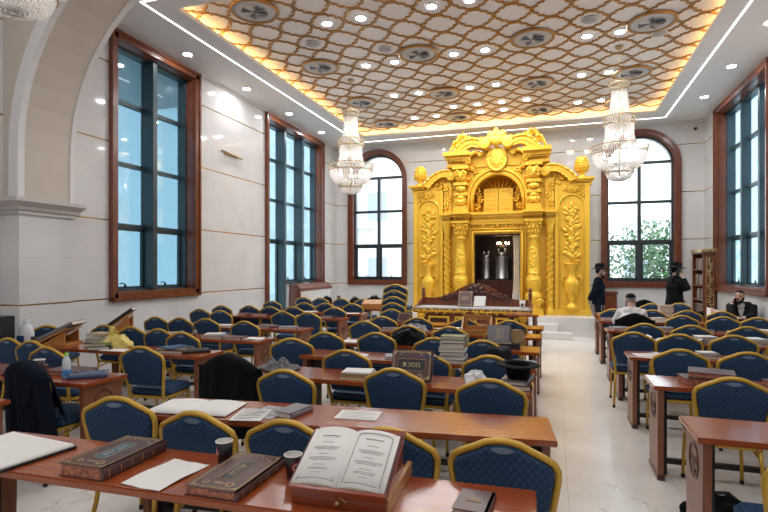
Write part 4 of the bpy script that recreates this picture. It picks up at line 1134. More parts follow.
# ------------------------------------------------------------------ books and things on the desks
B = 'books lying on the desks'
def put(o, x, y, z, rz=0, tilt=0, d=0):
    if tilt: z += d/2*math.sin(tilt)
    o.matrix_world = T(x, y, z) @ R(rz, 'Z') @ R(tilt, 'X')
def book(lab, x, y, w, d, h, cov=None, z=TH, rz=0, tilt=0, edge=None, deco=0, title=None, tm=None, cat='book', group=None):
    """closed book; its spine along +x, its tail edge facing -y"""
    cov = cov or BROWNC; edge = edge or CREAMP
    t = thing('book', lab, cat, group=group)
    c = .004; m = MB()
    m.box(-w/2, w/2, -d/2, d/2, 0, c).box(-w/2, w/2, -d/2, d/2, h-c, h)
    m.prism([(w/2-.012, 0), (w/2, 0), (w/2+.006, h*.3), (w/2+.006, h*.7), (w/2, h), (w/2-.012, h)], -d/2, d/2, 'y')
    cv = m.build('cover', cov, t)
    MB().box(-w/2+.006, w/2-.008, -d/2+.006, d/2-.006, c, h-c).build('page_block', edge, t)
    if deco:
        m = MB(); e = .0012
        for q, hw_ in ((.014, .0016), (.022, .0009)):
            a, b = w/2-q, d/2-q
            m.box(-a, a, -b-hw_, -b+hw_, h, h+e).box(-a, a, b-hw_, b+hw_, h, h+e).box(-a-hw_, -a+hw_, -b, b, h, h+e).box(a-hw_, a+hw_, -b, b, h, h+e)
        for sx in (-1, 1):
            for sy in (-1, 1): m.prism([(sx*(w/2-.012), sy*(d/2-.012)), (sx*(w/2-.05), sy*(d/2-.012)), (sx*(w/2-.012), sy*(d/2-.05))], h, h+e, 'z')
        if deco > 1:
            for k in range(5): m.box(w/2+.0055, w/2+.0075, -d/2+.03+k*(d-.06)/5, -d/2+.034+k*(d-.06)/5, h*.25, h*.75)
            m.lathe([(.014, h), (.014, h+e), (.020, h+e), (.020, h)], 14, (w*.22, -d*.36, 0)).lathe([(.010, h), (.010, h+e), (.015, h+e), (.015, h)], 14, (-w*.25, -d*.36, 0)).cbox((0, -d*.35, h), (.05, .008, .002))
            for k in range(9): m.cbox((-w*.02+.10*math.cos(PI*(k+.5)/9)*.9, d*.30+.045*math.sin(PI*(k+.5)/9), h), (.008, .012, .002))
        m.build('gilt_border', GILT, cv)
    if title:
        a, b = title[1]
        tp = MB().prism([(-a, -b*.8), (-a*.8, -b), (a*.8, -b), (a, -b*.8), (a, b*.8), (a*.8, b), (-a*.8, b), (-a, b*.8)], h, h+.0015, 'z').build('title_plaque', tm or BLACKC, cv)
        rot = (0, 0, PI/2) if b > a else (0, 0, 0)
        writing(heb(title[0]), min(a, b)*1.25, GILT if tm is not TEALF else GREYP, tp, (0, 0, h+.0022), rot, 'title', .0006)
        m = MB(); m.tube([(-a, -b, h+.001), (a, -b, h+.001), (a, b, h+.001), (-a, b, h+.001)], .002, 4, True); m.build('plaque_rim', GILT, tp)
    put(t, x, y, z, rz, tilt, d); return t
def sheet(lab, x, y, w, d, z=TH, rz=0, h=.003, mt=None, name='paper_sheet', cat='paper', lines=0, curl=0):
    m = MB()
    if h < .006 and curl >= 0:
        n = 8; f = lambda u, v: ((u-.5)*w, (v-.5)*d, .0015+.010*max(0, abs(u-.5)*2-.6)*(1+.5*math.sin(v*5))+.003*math.sin(u*6+v*4)**2)
        m.grid(f, n, n); m.grid(lambda u, v: (f(u, v)[0], f(u, v)[1], f(u, v)[2]-.0015), n, n)
    else: m.box(-w/2, w/2, -d/2, d/2, 0, h)
    if lines:
        for k in range(lines):
            yy = d*.40-d*.8*k/max(1, lines-1); m.box(-w*.40, w*(.40 if k % 3 else .2), yy-d*.012, yy+d*.012, h+.0005 if h >= .006 else .006, h+.0012 if h >= .006 else .007, 1)
    o = m.build(name, [mt or PAPER, GREYP]); tag(o, lab, cat); put(o, x, y, z, rz); return o
def stack(labs, x, y, z, specs, rz=0):
    """each book of a pile its own thing, bottom first"""
    for lab, (w, d, h, cov, a) in zip(labs, specs):
        book(lab, x+random.uniform(-.008, .008), y+random.uniform(-.006, .006), w, d, h, cov, z, rz+a); z += h+.0005
    return z
def cup(lab, x, y, mt, logo=True, rim=True, z=TH, s=1, rz=0):
    t = thing('paper_cup', lab, 'cup', (x, y, z), rz)
    MB().lathe([(0, 0), (.028*s, 0), (.039*s, .100*s), (.037*s, .100*s), (.027*s, .006*s), (0, .006*s)], 22).build('body', mt, t)
    MB().tube([(.0395*s*math.cos(2*PI*k/22), .0395*s*math.sin(2*PI*k/22), .1*s) for k in range(22)], .003*s, 6, True).build('rim', PAPER if rim else mt, t)
    MB().lathe([(0, .030*s), (.029*s, .030*s), (.0365*s, .098*s)], 20).build('liner', PAPER if rim else mt, t)
    if logo:
        for nm, r0, mm, e in (('logo_disc', .024, REDC, .0006), ('logo_ring', .017, PAPER, .0012), ('logo_centre', .011, REDC, .0018)):
            def f(u, v, r0=r0, e=e):
                a = 2*PI*u; r = r0*s*v; zz = .052*s+r*math.sin(a); rad = (.028+.011*zz/(.1*s))*s+e; q = r*math.cos(a)/rad
                return (rad*math.sin(q), -rad*math.cos(q), zz)
            MB().grid(f, 18, 3).build(nm, mm, t)
    return t
PY = TH
# --- first desk, middle block
def on1(x, y): return x, y
t = thing('document_folder', 'white sheets clipped in a black leather folder at the desk end', 'folder', (-2.62, 1.86, TH), -.12)
MB().box(-.30, .24, -.20, .20, 0, .012).build('cover', BLACKC, t, .003)
for k in range(3): MB().box(-.30+.01*k, .225-.004*k, -.185+.006*k, .19, .012+.003*k, .0148+.003*k, M=R(.015*k, 'Z')).build('sheet', PAPER, t)
book('thick brown book with teal title plaque on the cup desk', -2.01, 1.94, .245, .40, .058, BROWNC, rz=.03, edge=MARBLED, deco=2, title=('מקראות', (.034, .10)), tm=TEALF)
sheet('curled white paper sheet lying between the two big brown books', -1.67, 1.90, .215, .31, rz=-.06)
book('maroon-brown book with gilt title on black plaque beside the coffee cups', -1.335, 1.96, .25, .405, .040, BROWNC, rz=.02, edge=MARBLED, deco=2, title=('תהלים', (.036, .10)), tm=BLACKC)
cup('black paper cup with red roundel, between chair backs and maroon book', -1.52, 2.115, BLACKC, rz=-.9)
cup('black paper cup partly hidden by the open book stand', -1.115, 2.06, BLACKC, rz=.9)
st = thing('book_stand', 'red lacquered sloping book stand under the open book', 'book stand', (-.80, 1.84, TH+.013), .05)
MB().box(-.20, .20, 0, .40, -.012, .03).build('base', REDWOOD, st, .003)
MB().box(.185, .205, .0, .41, -.012, .045).build('side_rail', LIGHTWOOD, st, .002)
M0 = T(0, .0, .035) @ R(D_(27), 'X')
MB().box(-.20, .20, 0, .36, 0, .014, 0, M0).box(-.20, .20, -.012, .006, 0, .04, 0, M0).build('sloped_board', REDWOOD, st, .002)
for q in (-.18, .18): MB().prism([(.02, .03), (.30, .03), (.30, .175), (.02, .045)], q-.01, q+.01, 'x').build('prop', REDWOOD, st)
MB().lathe([(0, .012), (.008, .012), (.008, 0)], 10, M=T(0, -.004, .012) @ R(PI/2, 'X')).build('latch', GILT, st)
ob = thing('open_book', 'big open book with bordered pages on the red stand', 'book')
MB().box(-.205, .205, -.005, .315, .0, .008).build('cover', MAROON, ob, .002)
for s in (-1, 1):
    def pg(u, v, s=s): return (s*u*.195, v*.305, .010+.030*math.sin(PI*min(1, u*1.05+.02))**.6*(1-u*.35)*(.95 if s > 0 else 1))
    m = MB().grid(pg, 16, 2)
    m.grid(lambda u, v, s=s: (s*(.195-.001), v*.305, .008+(pg(1, v)[2]-.008)*u), 1, 2).grid(lambda u, v, s=s: (pg(u, 0)[0], 0, .008+(pg(u, 0)[2]-.008)*v), 16, 1, 1).grid(lambda u, v, s=s: (pg(u, 1)[0], .305, .008+(pg(u, 1)[2]-.008)*v), 16, 1, 1)
    p = m.build('page', [PAPER, CREAMP], ob)
    m = MB()
    def onp(u, v): q = pg(u, v); return (q[0], q[1], q[2]+.0012)
    def stroke(u0, v0, u1, v1, wd=.0012):
        K = 8; m.tube([onp(u0+(u1-u0)*k/K, v0+(v1-v0)*k/K) for k in range(K+1)], wd, 4)
    if s > 0:
        for q in (.10, .88): stroke(q, .07, q, .90, .0022)
        for q in (.07, .93): stroke(.16, q, .82, q, .0022)
        stroke(.10, .90, .16, .93, .002); stroke(.88, .90, .82, .93, .002)
    else: stroke(.08, .08, .92, .08, .002); stroke(.1, .10, .14, .14, .002); stroke(.86, .14, .92, .10, .002)
    for v, a, b in ((.82, .30, .72), (.70, .38, .64), (.62, .22, .80), (.595, .24, .78), (.57, .3, .72), (.49, .40, .62), (.43, .20, .82), (.405, .22, .8), (.38, .3, .7), (.30, .38, .64), (.25, .28, .74), (.225, .3, .72), (.17, .4, .62)): stroke(a, v, b, v, .0010 if v < .8 else .0022)
    m.build('print', INK, p)
ob.matrix_world = T(-.81, 1.84, TH+.013) @ R(.05, 'Z') @ M0 @ T(0, .01, .015)
MB().tube([(.0, -.002, .01), (.02, -.02, -.005), (.05, -.03, -.02)], .003, 4).build('ribbon', GILT, ob)
book('small maroon book with gold print at the aisle end of the cup desk', -.30, 2.035, .135, .19, .022, BROWNC, rz=-.06, title=('סדור', (.03, .014)), tm=BROWNC)
# --- second desk
nb_ = thing('open_ledger', 'large open white ledger at the far end of the newspaper desk', 'book', (-2.27, 2.86, TH+.0), .16)
MB().box(-.30, .28, -.17, .17, 0, .006).build('cover', BLACKC, nb_, .002)
for s in (-1, 1): MB().grid(lambda u, v, s=s: (s*u*.285, (v-.5)*.33, .007+.016*math.sin(PI*min(1, u+.03))**.7*(1-.4*u)), 12, 3).grid(lambda u, v, s=s: (s*u*.285, -.165, .004+(.003+.016*math.sin(PI*min(1, u+.03))**.7*(1-.4*u))*v), 12, 1).build('page', PAPER, nb_)
for k, (x, y, a, l) in enumerate(((-1.83, 2.83, .25, 'printed leaflet with heading lying flat beside the grey book'), (-1.76, 2.93, -.1, 'dark printed leaflet half under the other leaflet on newspaper desk'))):
    sheet(l, x, y, .20, .26, rz=a, mt=PAPER if k == 0 else GREYP, lines=7, z=TH+.004*(1-k), curl=-1, h=.003)
book('grey paperback with white page edges on the newspaper desk', -1.595, 2.955, .14, .22, .035, GREYC, rz=-.18+PI/2*0, edge=PAPER)
sheet('colour-printed magazine lying alone near the middle of newspaper desk', -1.18, 3.04, .27, .19, rz=.12, h=.006, mt=PAPER, name='magazine', cat='magazine', lines=6)
# --- third desk
book('yellow-edged white book on hat desk, behind a chair back', -1.60, 4.12, .26, .20, .05, WHITEC, rz=.1, edge=GILT)
sheet('white pamphlet on top of the yellow-edged book', -1.60, 4.12, .25, .19, z=TH+.051, rz=.16, h=.008)
t = thing('scarf', 'grey patterned scarf heaped at the gap end of the hat desk', 'scarf', (-2.42, 4.17, TH))
m = MB(); rr = random.Random(11)
m.grid(lambda u, v: ((u-.5)*.36, (v-.5)*.22+.03*math.sin(u*9), .012+.10*math.sin(PI*u)**.7*math.sin(PI*v)**.6*(.75+.3*math.sin(u*17+v*5)+.2*math.sin(v*21-u*6))), 36, 24)
m.grid(lambda u, v: ((u-.5)*.36, (v-.5)*.22+.03*math.sin(u*9), .002), 8, 6)
m.build('cloth', mat('grey_plaid', (.16, .155, .16), .9, noise=.7, nscale=45), t)
bk_ = book('brown book with gilt oval title propped upright on the hat desk', -1.12, 4.12, .34, .25, .035, BROWNC, z=TH+.012, rz=.06, tilt=D_(66), deco=2, title=('מסכת', (.115, .048)), tm=BLACKC)
st2 = thing('book_rest', 'black wire rest holding the propped brown book on hat desk', 'book rest', (-1.11, 4.19, TH), .06)
MB().tube([(-.10, -.09, .006), (-.10, .12, .006), (-.10, .02, .16)], .005, 6).tube([(.10, -.09, .006), (.10, .12, .006), (.10, .02, .16)], .005, 6).tube([(-.14, -.08, .006), (.14, -.08, .006)], .005, 6).build('frame', BLACK, st2)
pen = thing('blue_pen', 'blue capped pen lying across the propped brown book', 'pen'); MB().lathe([(0, 0), (.006, .004), (.006, .15), (0, .152)], 10).build('barrel', mat('pen_blue', (.02, .05, .35), .35), pen); MB().lathe([(.0075, .09), (.0075, .155), (0, .157)], 10).build('cap', BLUEC, pen)
pen.matrix_world = T(-1.06, 4.125, TH+.205) @ R(.06, 'Z') @ R(PI/2, 'Y')
z = stack(['brown book at the bottom under the upturned hat', 'pale-edged book directly under the upturned hat'], -.29, 4.17, TH, [(.22, .30, .04, BROWNC, .1), (.20, .27, .03, GREYC, -.1)])
def hat(lab, loc, flip_=False, rz=0, s=1, mt=FELT):
    t = thing('felt_hat', lab, 'hat', loc, rz)
    K = [(0, .118), (.05, .122), (.078, .118), (.088, .10), (.093, .06), (.097, .018), (.10, .006), (.14, .002), (.165, .010), (.168, .015), (.163, .016), (.138, .008), (.10, .010)]
    m = MB().lathe([(r*s, z_*s) for r, z_ in K], 32, sy=1.12)
    for i, p in enumerate(m.v):
        if p.z > .09*s: m.v[i] = p-Vector((0, 0, .022*s*max(0, 1-abs(p.x)/(.05*s))))
    M = T(0, 0, .12*s) @ R(PI, 'X') if flip_ else Matrix()
    m.v = [M @ p for p in m.v]; m.build('felt', mt, t)
    b = MB().lathe([(.099*s, .008*s), (.0985*s, .03*s), (.0965*s, .032*s), (.0955*s, .03*s)], 32, sy=1.12, M=M); b.build('ribbon', BLACKC, t)
    return t
hat('black felt hat lying upside down on two books by the aisle', (-.27, 4.16, z+.001), True, .3)
t = thing('plastic_bag', 'crumpled white plastic bag next to the upturned hat', 'bag', (-.60, 4.18, TH))
def lump(rx, ry, rz, k, n=22, seed=1):
    rr = random.Random(seed); ph = [rr.uniform(0, 6) for _ in range(8)]
    def f(u, v):
        a, b = 2*PI*u, PI*v*.5
        q = 1+k*(math.sin(3*a+ph[0]+4*b)+math.sin(5*a+ph[1]-6*b)*.7+math.sin(9*a+ph[2]+8*b)*.5)
        return (rx*q*math.cos(a)*math.cos(b), ry*q*math.sin(a)*math.cos(b), max(.002, rz*q*math.sin(b)))
    return MB().grid(f, n*2, n)
lump(.10, .08, .10, .10, seed=4).build('body', PLASTIC, t)
# --- fourth desk
pal = [(.25, .18, .04, GREYC, .02), (.25, .18, .04, WHITEC, -.03), (.25, .18, .035, GREYC, .03), (.26, .18, .035, WHITEC, 0), (.25, .18, .05, TANC, -.02), (.25, .18, .035, GREYC, .04), (.25, .18, .03, GREENC, -.02)]
stack(['grey book, %s of the tall stack on the fourth desk' % q for q in ('lowest', 'second lowest', 'third from below', 'middle', 'fifth from below', 'next to top')]+['green-covered book on top of the tall stack'], -.95, 5.06, TH, pal, .05)
sheet('white paper beside the tall book stack', -.70, 5.12, .21, .29, rz=-.3)
hat('dark grey felt hat lying brim down beside the tall stack', (-.52, 5.16, TH), False, .5, 1.35, SUITM)
sheet('grey folded cloth under the brim side of the grey hat', -.26, 5.15, .20, .20, h=.03, mt=mat('grey_cloth', (.22, .22, .24), .9), name='folded_cloth', cat='cloth')
sheet('white sheet lying on the book stack desk, gap side', -2.05, 5.12, .30, .21, rz=.1, lines=4, curl=-1)
# --- fifth desk
book('black flat case under the propped grey book', -.54, 6.20, .32, .20, .055, BLACKC, edge=BLACKC, cat='case')
book('grey book with gilt emblem propped upright near the aisle', -.62, 6.18, .26, .20, .035, GREYC, z=TH+.066, rz=.03, tilt=D_(68), title=('ש״ס', (.05, .06)), tm=GREYC)
t = thing('picture_frame', 'cream and gold frame standing beside the propped grey book', 'frame', (-.405, 6.20, TH+.056), .02)
MB().box(-.075, .075, 0, .03, 0, .03).box(-.075, .075, 0, .03, .13, .16).box(-.075, -.05, 0, .03, 0, .16).box(.035, .075, 0, .03, 0, .16).build('frame', TANC, t); MB().box(-.05, .035, .012, .028, .03, .13).build('picture', GILT, t)
sheet('open white file on the propped-book desk, gap side', -2.35, 6.08, .40, .24, rz=.06, h=.012, lines=5, name='document_file', cat='file')
t = thing('backpack', 'black backpack lying on the fifth desk', 'bag', (-1.72, 6.12, TH), .2)
lump(.20, .15, .19, .06, seed=9).build('body', COATM, t)
MB().tube([(-.12, -.12, .03), (-.18, -.17, .10), (-.06, -.17, .17), (.02, -.10, .19)], .012, 6).build('strap', BLACK, t)
# --- sixth desk
for k in range(6):
    sheet('loose paper %s in the heap on the sixth desk' % ('at the bottom', 'above the bottom one', 'turned sideways', 'with bent corner', 'near the top', 'on top')[k], -1.45+random.uniform(-.08, .08), 7.36+random.uniform(-.05, .05), .22, .30, z=TH+.012*k, rz=random.uniform(-1, 1), mt=PAPER if k % 2 else GREYP)
t = thing('grey_jacket', 'grey jacket heaped next to the paper heap', 'jacket', (-1.98, 7.36, TH)); lump(.22, .13, .10, .12, seed=12).build('cloth', GREYC, t)
sheet('thin white booklet near the aisle on sixth desk', -.55, 7.36, .26, .2, h=.015, rz=.2, name='booklet', cat='booklet')
# --- seventh desk
t = thing('table_lectern', 'light wooden table lectern with slot handle near the paper heap', 'lectern', (-1.05, 7.36, TH), .05)
m = MB(); m.box(-.21, .21, .12, .15, 0, .10).box(-.21, .21, .12, .15, .19, .26).box(-.21, -.14, .12, .15, .1, .19).box(.14, .21, .12, .15, .1, .19); m.build('back', LIGHTWOOD, t, .004)
for q in (-.20, .20): MB().prism([(-.14, 0), (.12, 0), (.12, .24), (-.14, .05)], q-.01, q+.01, 'x').build('side', LIGHTWOOD, t)
MB().box(-.19, .19, -.15, -.12, .0, .07).build('ledge', LIGHTWOOD, t)
book('brown book propped up on the desk second from the bimah', -2.42, 8.42, .24, .18, .03, BROWNC, z=TH+.008, rz=-.1, tilt=D_(60), deco=1)
sheet('white pamphlet on the desk second from the bimah', -.68, 8.44, .25, .2, h=.01)
# --- bimah
book('brown book with gilt emblem leaning on the bimah crest', -1.92, 11.70, .32, .36, .04, BROWNC, z=.83, rz=.06, tilt=D_(62), deco=1, title=('חומש', (.09, .05)), tm=BROWNC)
book('white booklet leaning beside the brown book on the bimah', -1.60, 11.72, .26, .25, .02, WHITEC, z=.83, rz=-.05, tilt=D_(62))
t = cup('white mug with dark print standing on the bimah end', -.66, 11.62, PAPER, False, z=.816, s=1.7)
MB().cbox((0, -.062, .08), (.05, .006, .06)).build('print', BLACKC, t)
# --- window block
book('wide brown book at the coat end of the bottle desk', -4.62, 3.36, .30, .36, .045, BROWNC, rz=.15, edge=MARBLED)
cup('dark paper cup with white rim and red roundel beside water bottle', -4.40, 3.40, BLACKC, s=1.15, rz=.7)
b1 = thing('water_bottle', 'clear water bottle with green cap and blue label', 'bottle', (-3.945, 3.29, TH))
MB().lathe([(0, 0), (.030, .002), (.034, .01), (.033, .05), (.035, .055), (.035, .11), (.032, .12), (.033, .14), (.026, .165), (.014, .185), (.014, .20), (0, .20)], 20).build('body', mat('bottle_plastic', (.62, .68, .72), .12), b1)
MB().lathe([(.0357, .012), (.0357, .075)], 20).build('label', mat('bottle_label', (.08, .30, .62), .4, noise=.7, nscale=40), b1)
MB().lathe([(.016, .195), (.016, .215), (0, .217)], 14).build('cap', mat('green_cap', (.30, .65, .05), .4), b1)
book('long brown book behind the water bottle', -4.10, 3.46, .36, .24, .04, BROWNC, rz=.1, edge=MARBLED)
book('blue book lying at the corner of the bottle desk', -3.82, 3.40, .20, .30, .035, BLUEC, rz=-.85, edge=CREAMP, deco=1)
def slope_stand(lab, blab, x, y, rz, w=.40, cov=BLACKC, tilt=38):
    t = thing('book_stand', lab, 'book stand', (x, y, TH), rz)
    MB().box(-w/2, w/2, -.18, .18, 0, .025).build('base', LIGHTWOOD, t, .003)
    M = T(0, -.17, .03) @ R(D_(tilt), 'X'); MB().box(-w/2, w/2, 0, .38, 0, .02, 0, M).box(-w/2, w/2, -.01, .01, 0, .05, 0, M).build('sloped_board', LIGHTWOOD, t)
    for q in (-w/2+.03, w/2-.03): MB().prism([(-.12, .025), (.14, .025), (.14, .03+.31*math.tan(D_(tilt))*.93)], q-.01, q+.01, 'x').build('prop', LIGHTWOOD, t)
    b = book(blab, 0, 0, w*.9, .44, .045, cov, deco=1, edge=CREAMP); b.matrix_world = T(x, y, TH) @ R(rz, 'Z') @ M @ T(0, .25, .022); return t
slope_stand('light wooden book stand on the yellow bag desk', 'large dark brown book on the stand next to the book piles', -5.78, 4.74, -1.25, .34, GREYC, 26)
slope_stand('light wooden book stand close to the brown window sill', 'black book tilted up on the stand below the brown window', -6.05, 5.93, -1.05, .28, BLACKC, 36)
cup('small black cup alone near the wall on yellow bag desk', -5.98, 4.56, BLACKC, False, False, s=1.05)
stack(['dark book, lowest of the pile left of yellow bag'[:0]+'dark book, lowest of the pile beside the yellow bag', 'brown book in the middle of that pile by yellow bag', 'white book second from top of the yellow bag pile', 'white book topping the pile beside the yellow bag'], -5.16, 4.76, TH, [(.30, .22, .05, BLACKC, .1), (.28, .22, .045, BROWNC, -.06), (.26, .2, .035, WHITEC, .1), (.27, .2, .03, TANC, -.15)], .1)
stack(['black book before the pile on yellow bag desk', 'green-tabbed book on the black one'], -4.98, 4.60, TH, [(.24, .16, .04, BLACKC, .2), (.20, .14, .03, GREENC, .1)], .3)
t = thing('plastic_bag', 'crumpled yellow plastic bag on a desk of the window block', 'bag', (-4.92, 4.76, TH), .3)
YB_ = mat('yellow_plastic', (.72, .58, .16), .4)
m = lump(.19, .12, .14, .09, seed=21); m.build('body', YB_, t)
def ear(u, v): return ((-.06+.09*(u-.5)*(1-.3*v)), .02*math.sin(u*9), .09+.15*v+.015*math.sin(u*12))
MB().grid(ear, 14, 6).grid(lambda u, v: (ear(u, v)[0]+.003, ear(u, v)[1]+.02, ear(u, v)[2]), 14, 6).build('handle', YB_, t)
sheet('long white papers lying before the yellow bag', -4.72, 4.60, .40, .17, rz=.1, curl=-1, h=.004)
stack(['brown-edged book, lowest at the end of yellow bag desk', 'tan folder on the brown-edged book', 'blue folder slanted at the end of yellow bag desk'], -4.05, 4.72, TH, [(.34, .30, .035, BROWNC, .1), (.30, .26, .012, TANC, .2), (.22, .26, .012, BLUEC, -.4)], .1)
book('dark book with gilt edge at the gap end of yellow bag desk', -3.80, 4.78, .17, .27, .03, BLACKC, rz=-.7)
# further rows of the window block
t = thing('headphones', 'black headphones lying on the tilted-book desk', 'headphones', (-4.78, 5.84, TH), .4)
m = MB(); m.tube([(-.09, 0, .03), (-.085, .03, .10), (0, .04, .15), (.085, .03, .10), (.09, 0, .03)], .012, 7); m.build('band', BLACK, t)
for s in (-1, 1): MB().lathe([(0, -.02), (.04, -.018), (.042, .018), (0, .02)], 16, M=T(s*.09, 0, .043) @ R(PI/2, 'Y')).build('ear_cup', GREYC, t)
stack(['white-edged book beside the headphones, lower one', 'grey book lying over the white-edged book'], -4.35, 5.86, TH, [(.30, .22, .035, GREYC, .05), (.24, .2, .02, WHITEC, .3)], .1)
book('brown book with pale edges beside headphones desk middle', -4.02, 5.84, .26, .20, .03, MAROON, rz=.1)
sheet('white sheet at the gap end of the tilted-book desk', -3.80, 5.90, .22, .30, rz=-1.2)
specs = [('brown closed book', BROWNC, (.3, .22, .035)), ('grey closed book', GREYC, (.28, .2, .03)), ('cream paperback', TANC, (.22, .17, .03)), ('black closed book', BLACKC, (.26, .2, .035)), ('white booklet', WHITEC, (.28, .2, .012)), ('maroon closed book', MAROON, (.26, .2, .04))]
def scatter(y, xs, where, seed):
    rr = random.Random(seed); used = {}
    for k, x in enumerate(xs):
        nm, cv, (w_, d_, h_) = specs[(k*5+seed) % 6]; used[nm] = used.get(nm, 0)+1
        book('%s on %s, %s from its aisle end' % (nm, where, ORD[k+1]), x, y+rr.uniform(-.04, .04), w_, d_, h_, cv, rz=rr.uniform(-.5, .5))
scatter(5.92, [-5.1, -5.55], 'headphones desk beyond the headphones', 2)
scatter(7.12, [-3.92, -4.32, -4.75, -5.15, -5.6], 'fifth desk of window block', 1)
scatter(8.86, [-4.05, -4.6, -5.05, -5.5, -5.85], 'sixth desk of window block', 3)
sheet('white sheet lying at the end of the seventh window-block desk', -3.97, 9.86, .3, .2, rz=.3)
scatter(9.92, [-4.5, -4.95, -5.5, -5.9], 'seventh desk of window block', 5)
t = thing('wooden_box', 'light orange wooden collection box at the end of the eighth desk', 'box', (-3.98, 11.18, TH), .12)
MB().prism([(-.16, 0), (.16, 0), (.16, .20), (-.16, .12)], -.24, .24, 'x').build('body', LIGHTWOOD, t, .006); MB().box(-.06, .06, .02, .04, .163, .170).build('slot', DARKMAHOG, t)
scatter(11.18, [-4.5, -4.9, -5.3, -5.75], 'wooden box desk', 4)
for k, (x, y, s, seed, lab) in enumerate(((-4.5, 12.78, 1.0, 31, 'black cloth bag heaped on the last desk near the corner'), (-5.05, 12.75, .8, 32, 'small black bag, second in the heap near the corner'), (-5.9, 12.8, .9, 33, 'black bag closest to the radiator cover'))):
    t = thing('cloth_bag', lab, 'bag', (x, y, TH), k); lump(.24*s, .16*s, .17*s, .10, seed=seed).build('body', COATM, t); MB().tube([(-.08*s, 0, .14*s), (-.05*s, .02, .22*s), (.05*s, .02, .22*s), (.08*s, 0, .14*s)], .010, 6).build('strap', BLACK, t)
t = thing('paper_carton', 'white carton with dark print among the black bags', 'carton', (-5.48, 12.7, TH), .1); MB().box(-.09, .09, -.06, .06, 0, .26).build('body', PAPER, t, .004); MB().cbox((0, -.061, .15), (.08, .004, .08)).build('print', MAROON, t)
# --- bookcase block
book('thick red-edged brown book, lower of two by the aisle', 1.13, 4.80, .27, .22, .05, BROWNC, rz=.12)
book('wide brown book with red edges, upper of two by the aisle', 1.23, 4.83, .34, .26, .045, BROWNC, z=TH+.051, rz=-.22)
book('red-edged brown book lying at the picture edge on stacked-book desk', 1.78, 4.80, .34, .26, .045, BROWNC, edge=MARBLED, rz=.2)
for o in bpy.data.objects:
    if o.parent and any(q in str(o.parent.get('label', '')) for q in ('red-edged', 'red edges')) and o.name.startswith('page_block'): o.data.materials[0] = MARBLED
stack(['white paperback, lower of a small pile on third desk', 'white paperback in the middle of that small pile', 'white paperback topping the small pile'], 1.52, 6.16, TH, [(.18, .13, .02, WHITEC, .05), (.18, .13, .02, GREYC, -.1), (.18, .13, .02, WHITEC, .1)], .05)
sheet('pink-edged leaflet lying on the third desk near the aisle', .98, 6.14, .3, .2, rz=.2, lines=4, curl=-1)
book('brown book on the third desk, far from the aisle', 2.2, 6.16, .28, .22, .03, BROWNC)
def ofile(lab, x, y, rz, w_=.27, d_=.33):
    t = thing('open_file', lab, 'file', (x, y, TH), rz)
    MB().box(-w_, w_, -d_/2, d_/2, 0, .006).build('cover', BLACKC, t)
    for s in (-1, 1): MB().grid(lambda u, v, s=s: (s*u*(w_-.01), (v-.5)*(d_-.01), .008+(.10*u**1.4 if s < 0 and False else .012*math.sin(PI*min(1, u+.04))+(.05*u*u if s > 0 else 0))), 12, 3).grid(lambda u, v, s=s: (s*u*(w_-.01), (v-.5)*(d_-.01), .006), 4, 3).build('page', PAPER, t)
ofile('open white file on the fourth desk, pages lifting', 1.52, 7.40, -.3)
stack(['white brochure, lowest of the pile far along fourth desk', 'grey brochure in the pile far along fourth desk', 'white brochure on top of the pile along fourth desk'], 2.30, 7.36, TH, [(.3, .22, .03, WHITEC, .1), (.3, .22, .025, GREYC, -.1), (.28, .2, .025, WHITEC, .2)], .1)
sheet('small white slip on the fourth desk beside the brochures', 1.98, 7.30, .2, .1, rz=.1)
ofile('open white file at the aisle end of fourth desk', 1.0, 7.42, .05, .2, .28)
scatter(8.58, [.98, 1.35, 1.72, 2.1, 2.5], 'spread-paper desk', 0)
sheet('white paper fallen open on the spread-paper desk', 1.52, 8.66, .35, .25, rz=.3, lines=5, curl=-1)
scatter(10.04, [.95, 1.75, 2.2, 2.7], 'white-shirted man desk', 5)
stack(['cream paperback, lowest of the upright pile near the telephone man', 'cream paperback, second lowest of the pile near telephone man', 'cream paperback, third of the pile near telephone man', 'cream paperback, fourth of the pile near telephone man', 'cream paperback topping the pile near telephone man'], 2.06, 11.2, TH, [(.24, .18, .045, TANC, .05), (.24, .18, .04, TANC, -.04), (.23, .18, .045, WHITEC, .06), (.24, .18, .045, TANC, 0), (.23, .17, .04, TANC, .05)], .1)
stack(['grey book, lower of two before the cream pile', 'white book, upper of two before the cream pile'], 1.62, 11.16, TH, [(.32, .22, .04, GREYC, 0), (.3, .2, .03, WHITEC, .1)], .1)
scatter(11.2, [.95, 1.25], 'bearded man desk', 2)
stack(['white book lowest at the aisle corner of the white-shirted man desk', 'tan book upon the white one at that aisle corner'], 1.75, 10.12, TH, [(.26, .2, .03, WHITEC, .1), (.24, .18, .03, TANC, .3)], .1)
stack(['dark book, lower of two on spread-paper desk far from aisle', 'white book, upper of two on spread-paper desk far from aisle'], 2.78, 8.62, TH, [(.3, .22, .04, BLACKC, .1), (.28, .2, .02, WHITEC, -.2)], 0)
sheet('loose sheet beside the open file on the fourth desk', 1.22, 7.38, .2, .28, rz=.5)
sheet('loose sheet at the aisle end of the spread-paper desk', 1.2, 8.52, .22, .3, rz=-.4)
stack(['blue book lowest of three, fourth desk by the aisle', 'grey book between two others, fourth desk by the aisle', 'white book on top of three, fourth desk by the aisle'], 1.82, 7.42, TH, [(.24, .18, .03, BLUEC, .1), (.24, .17, .03, GREYC, -.1), (.23, .17, .02, WHITEC, .2)], 0)
book('dark red book lying open-side down by the brochures', 2.75, 7.40, .24, .2, .03, MAROON, rz=.3)
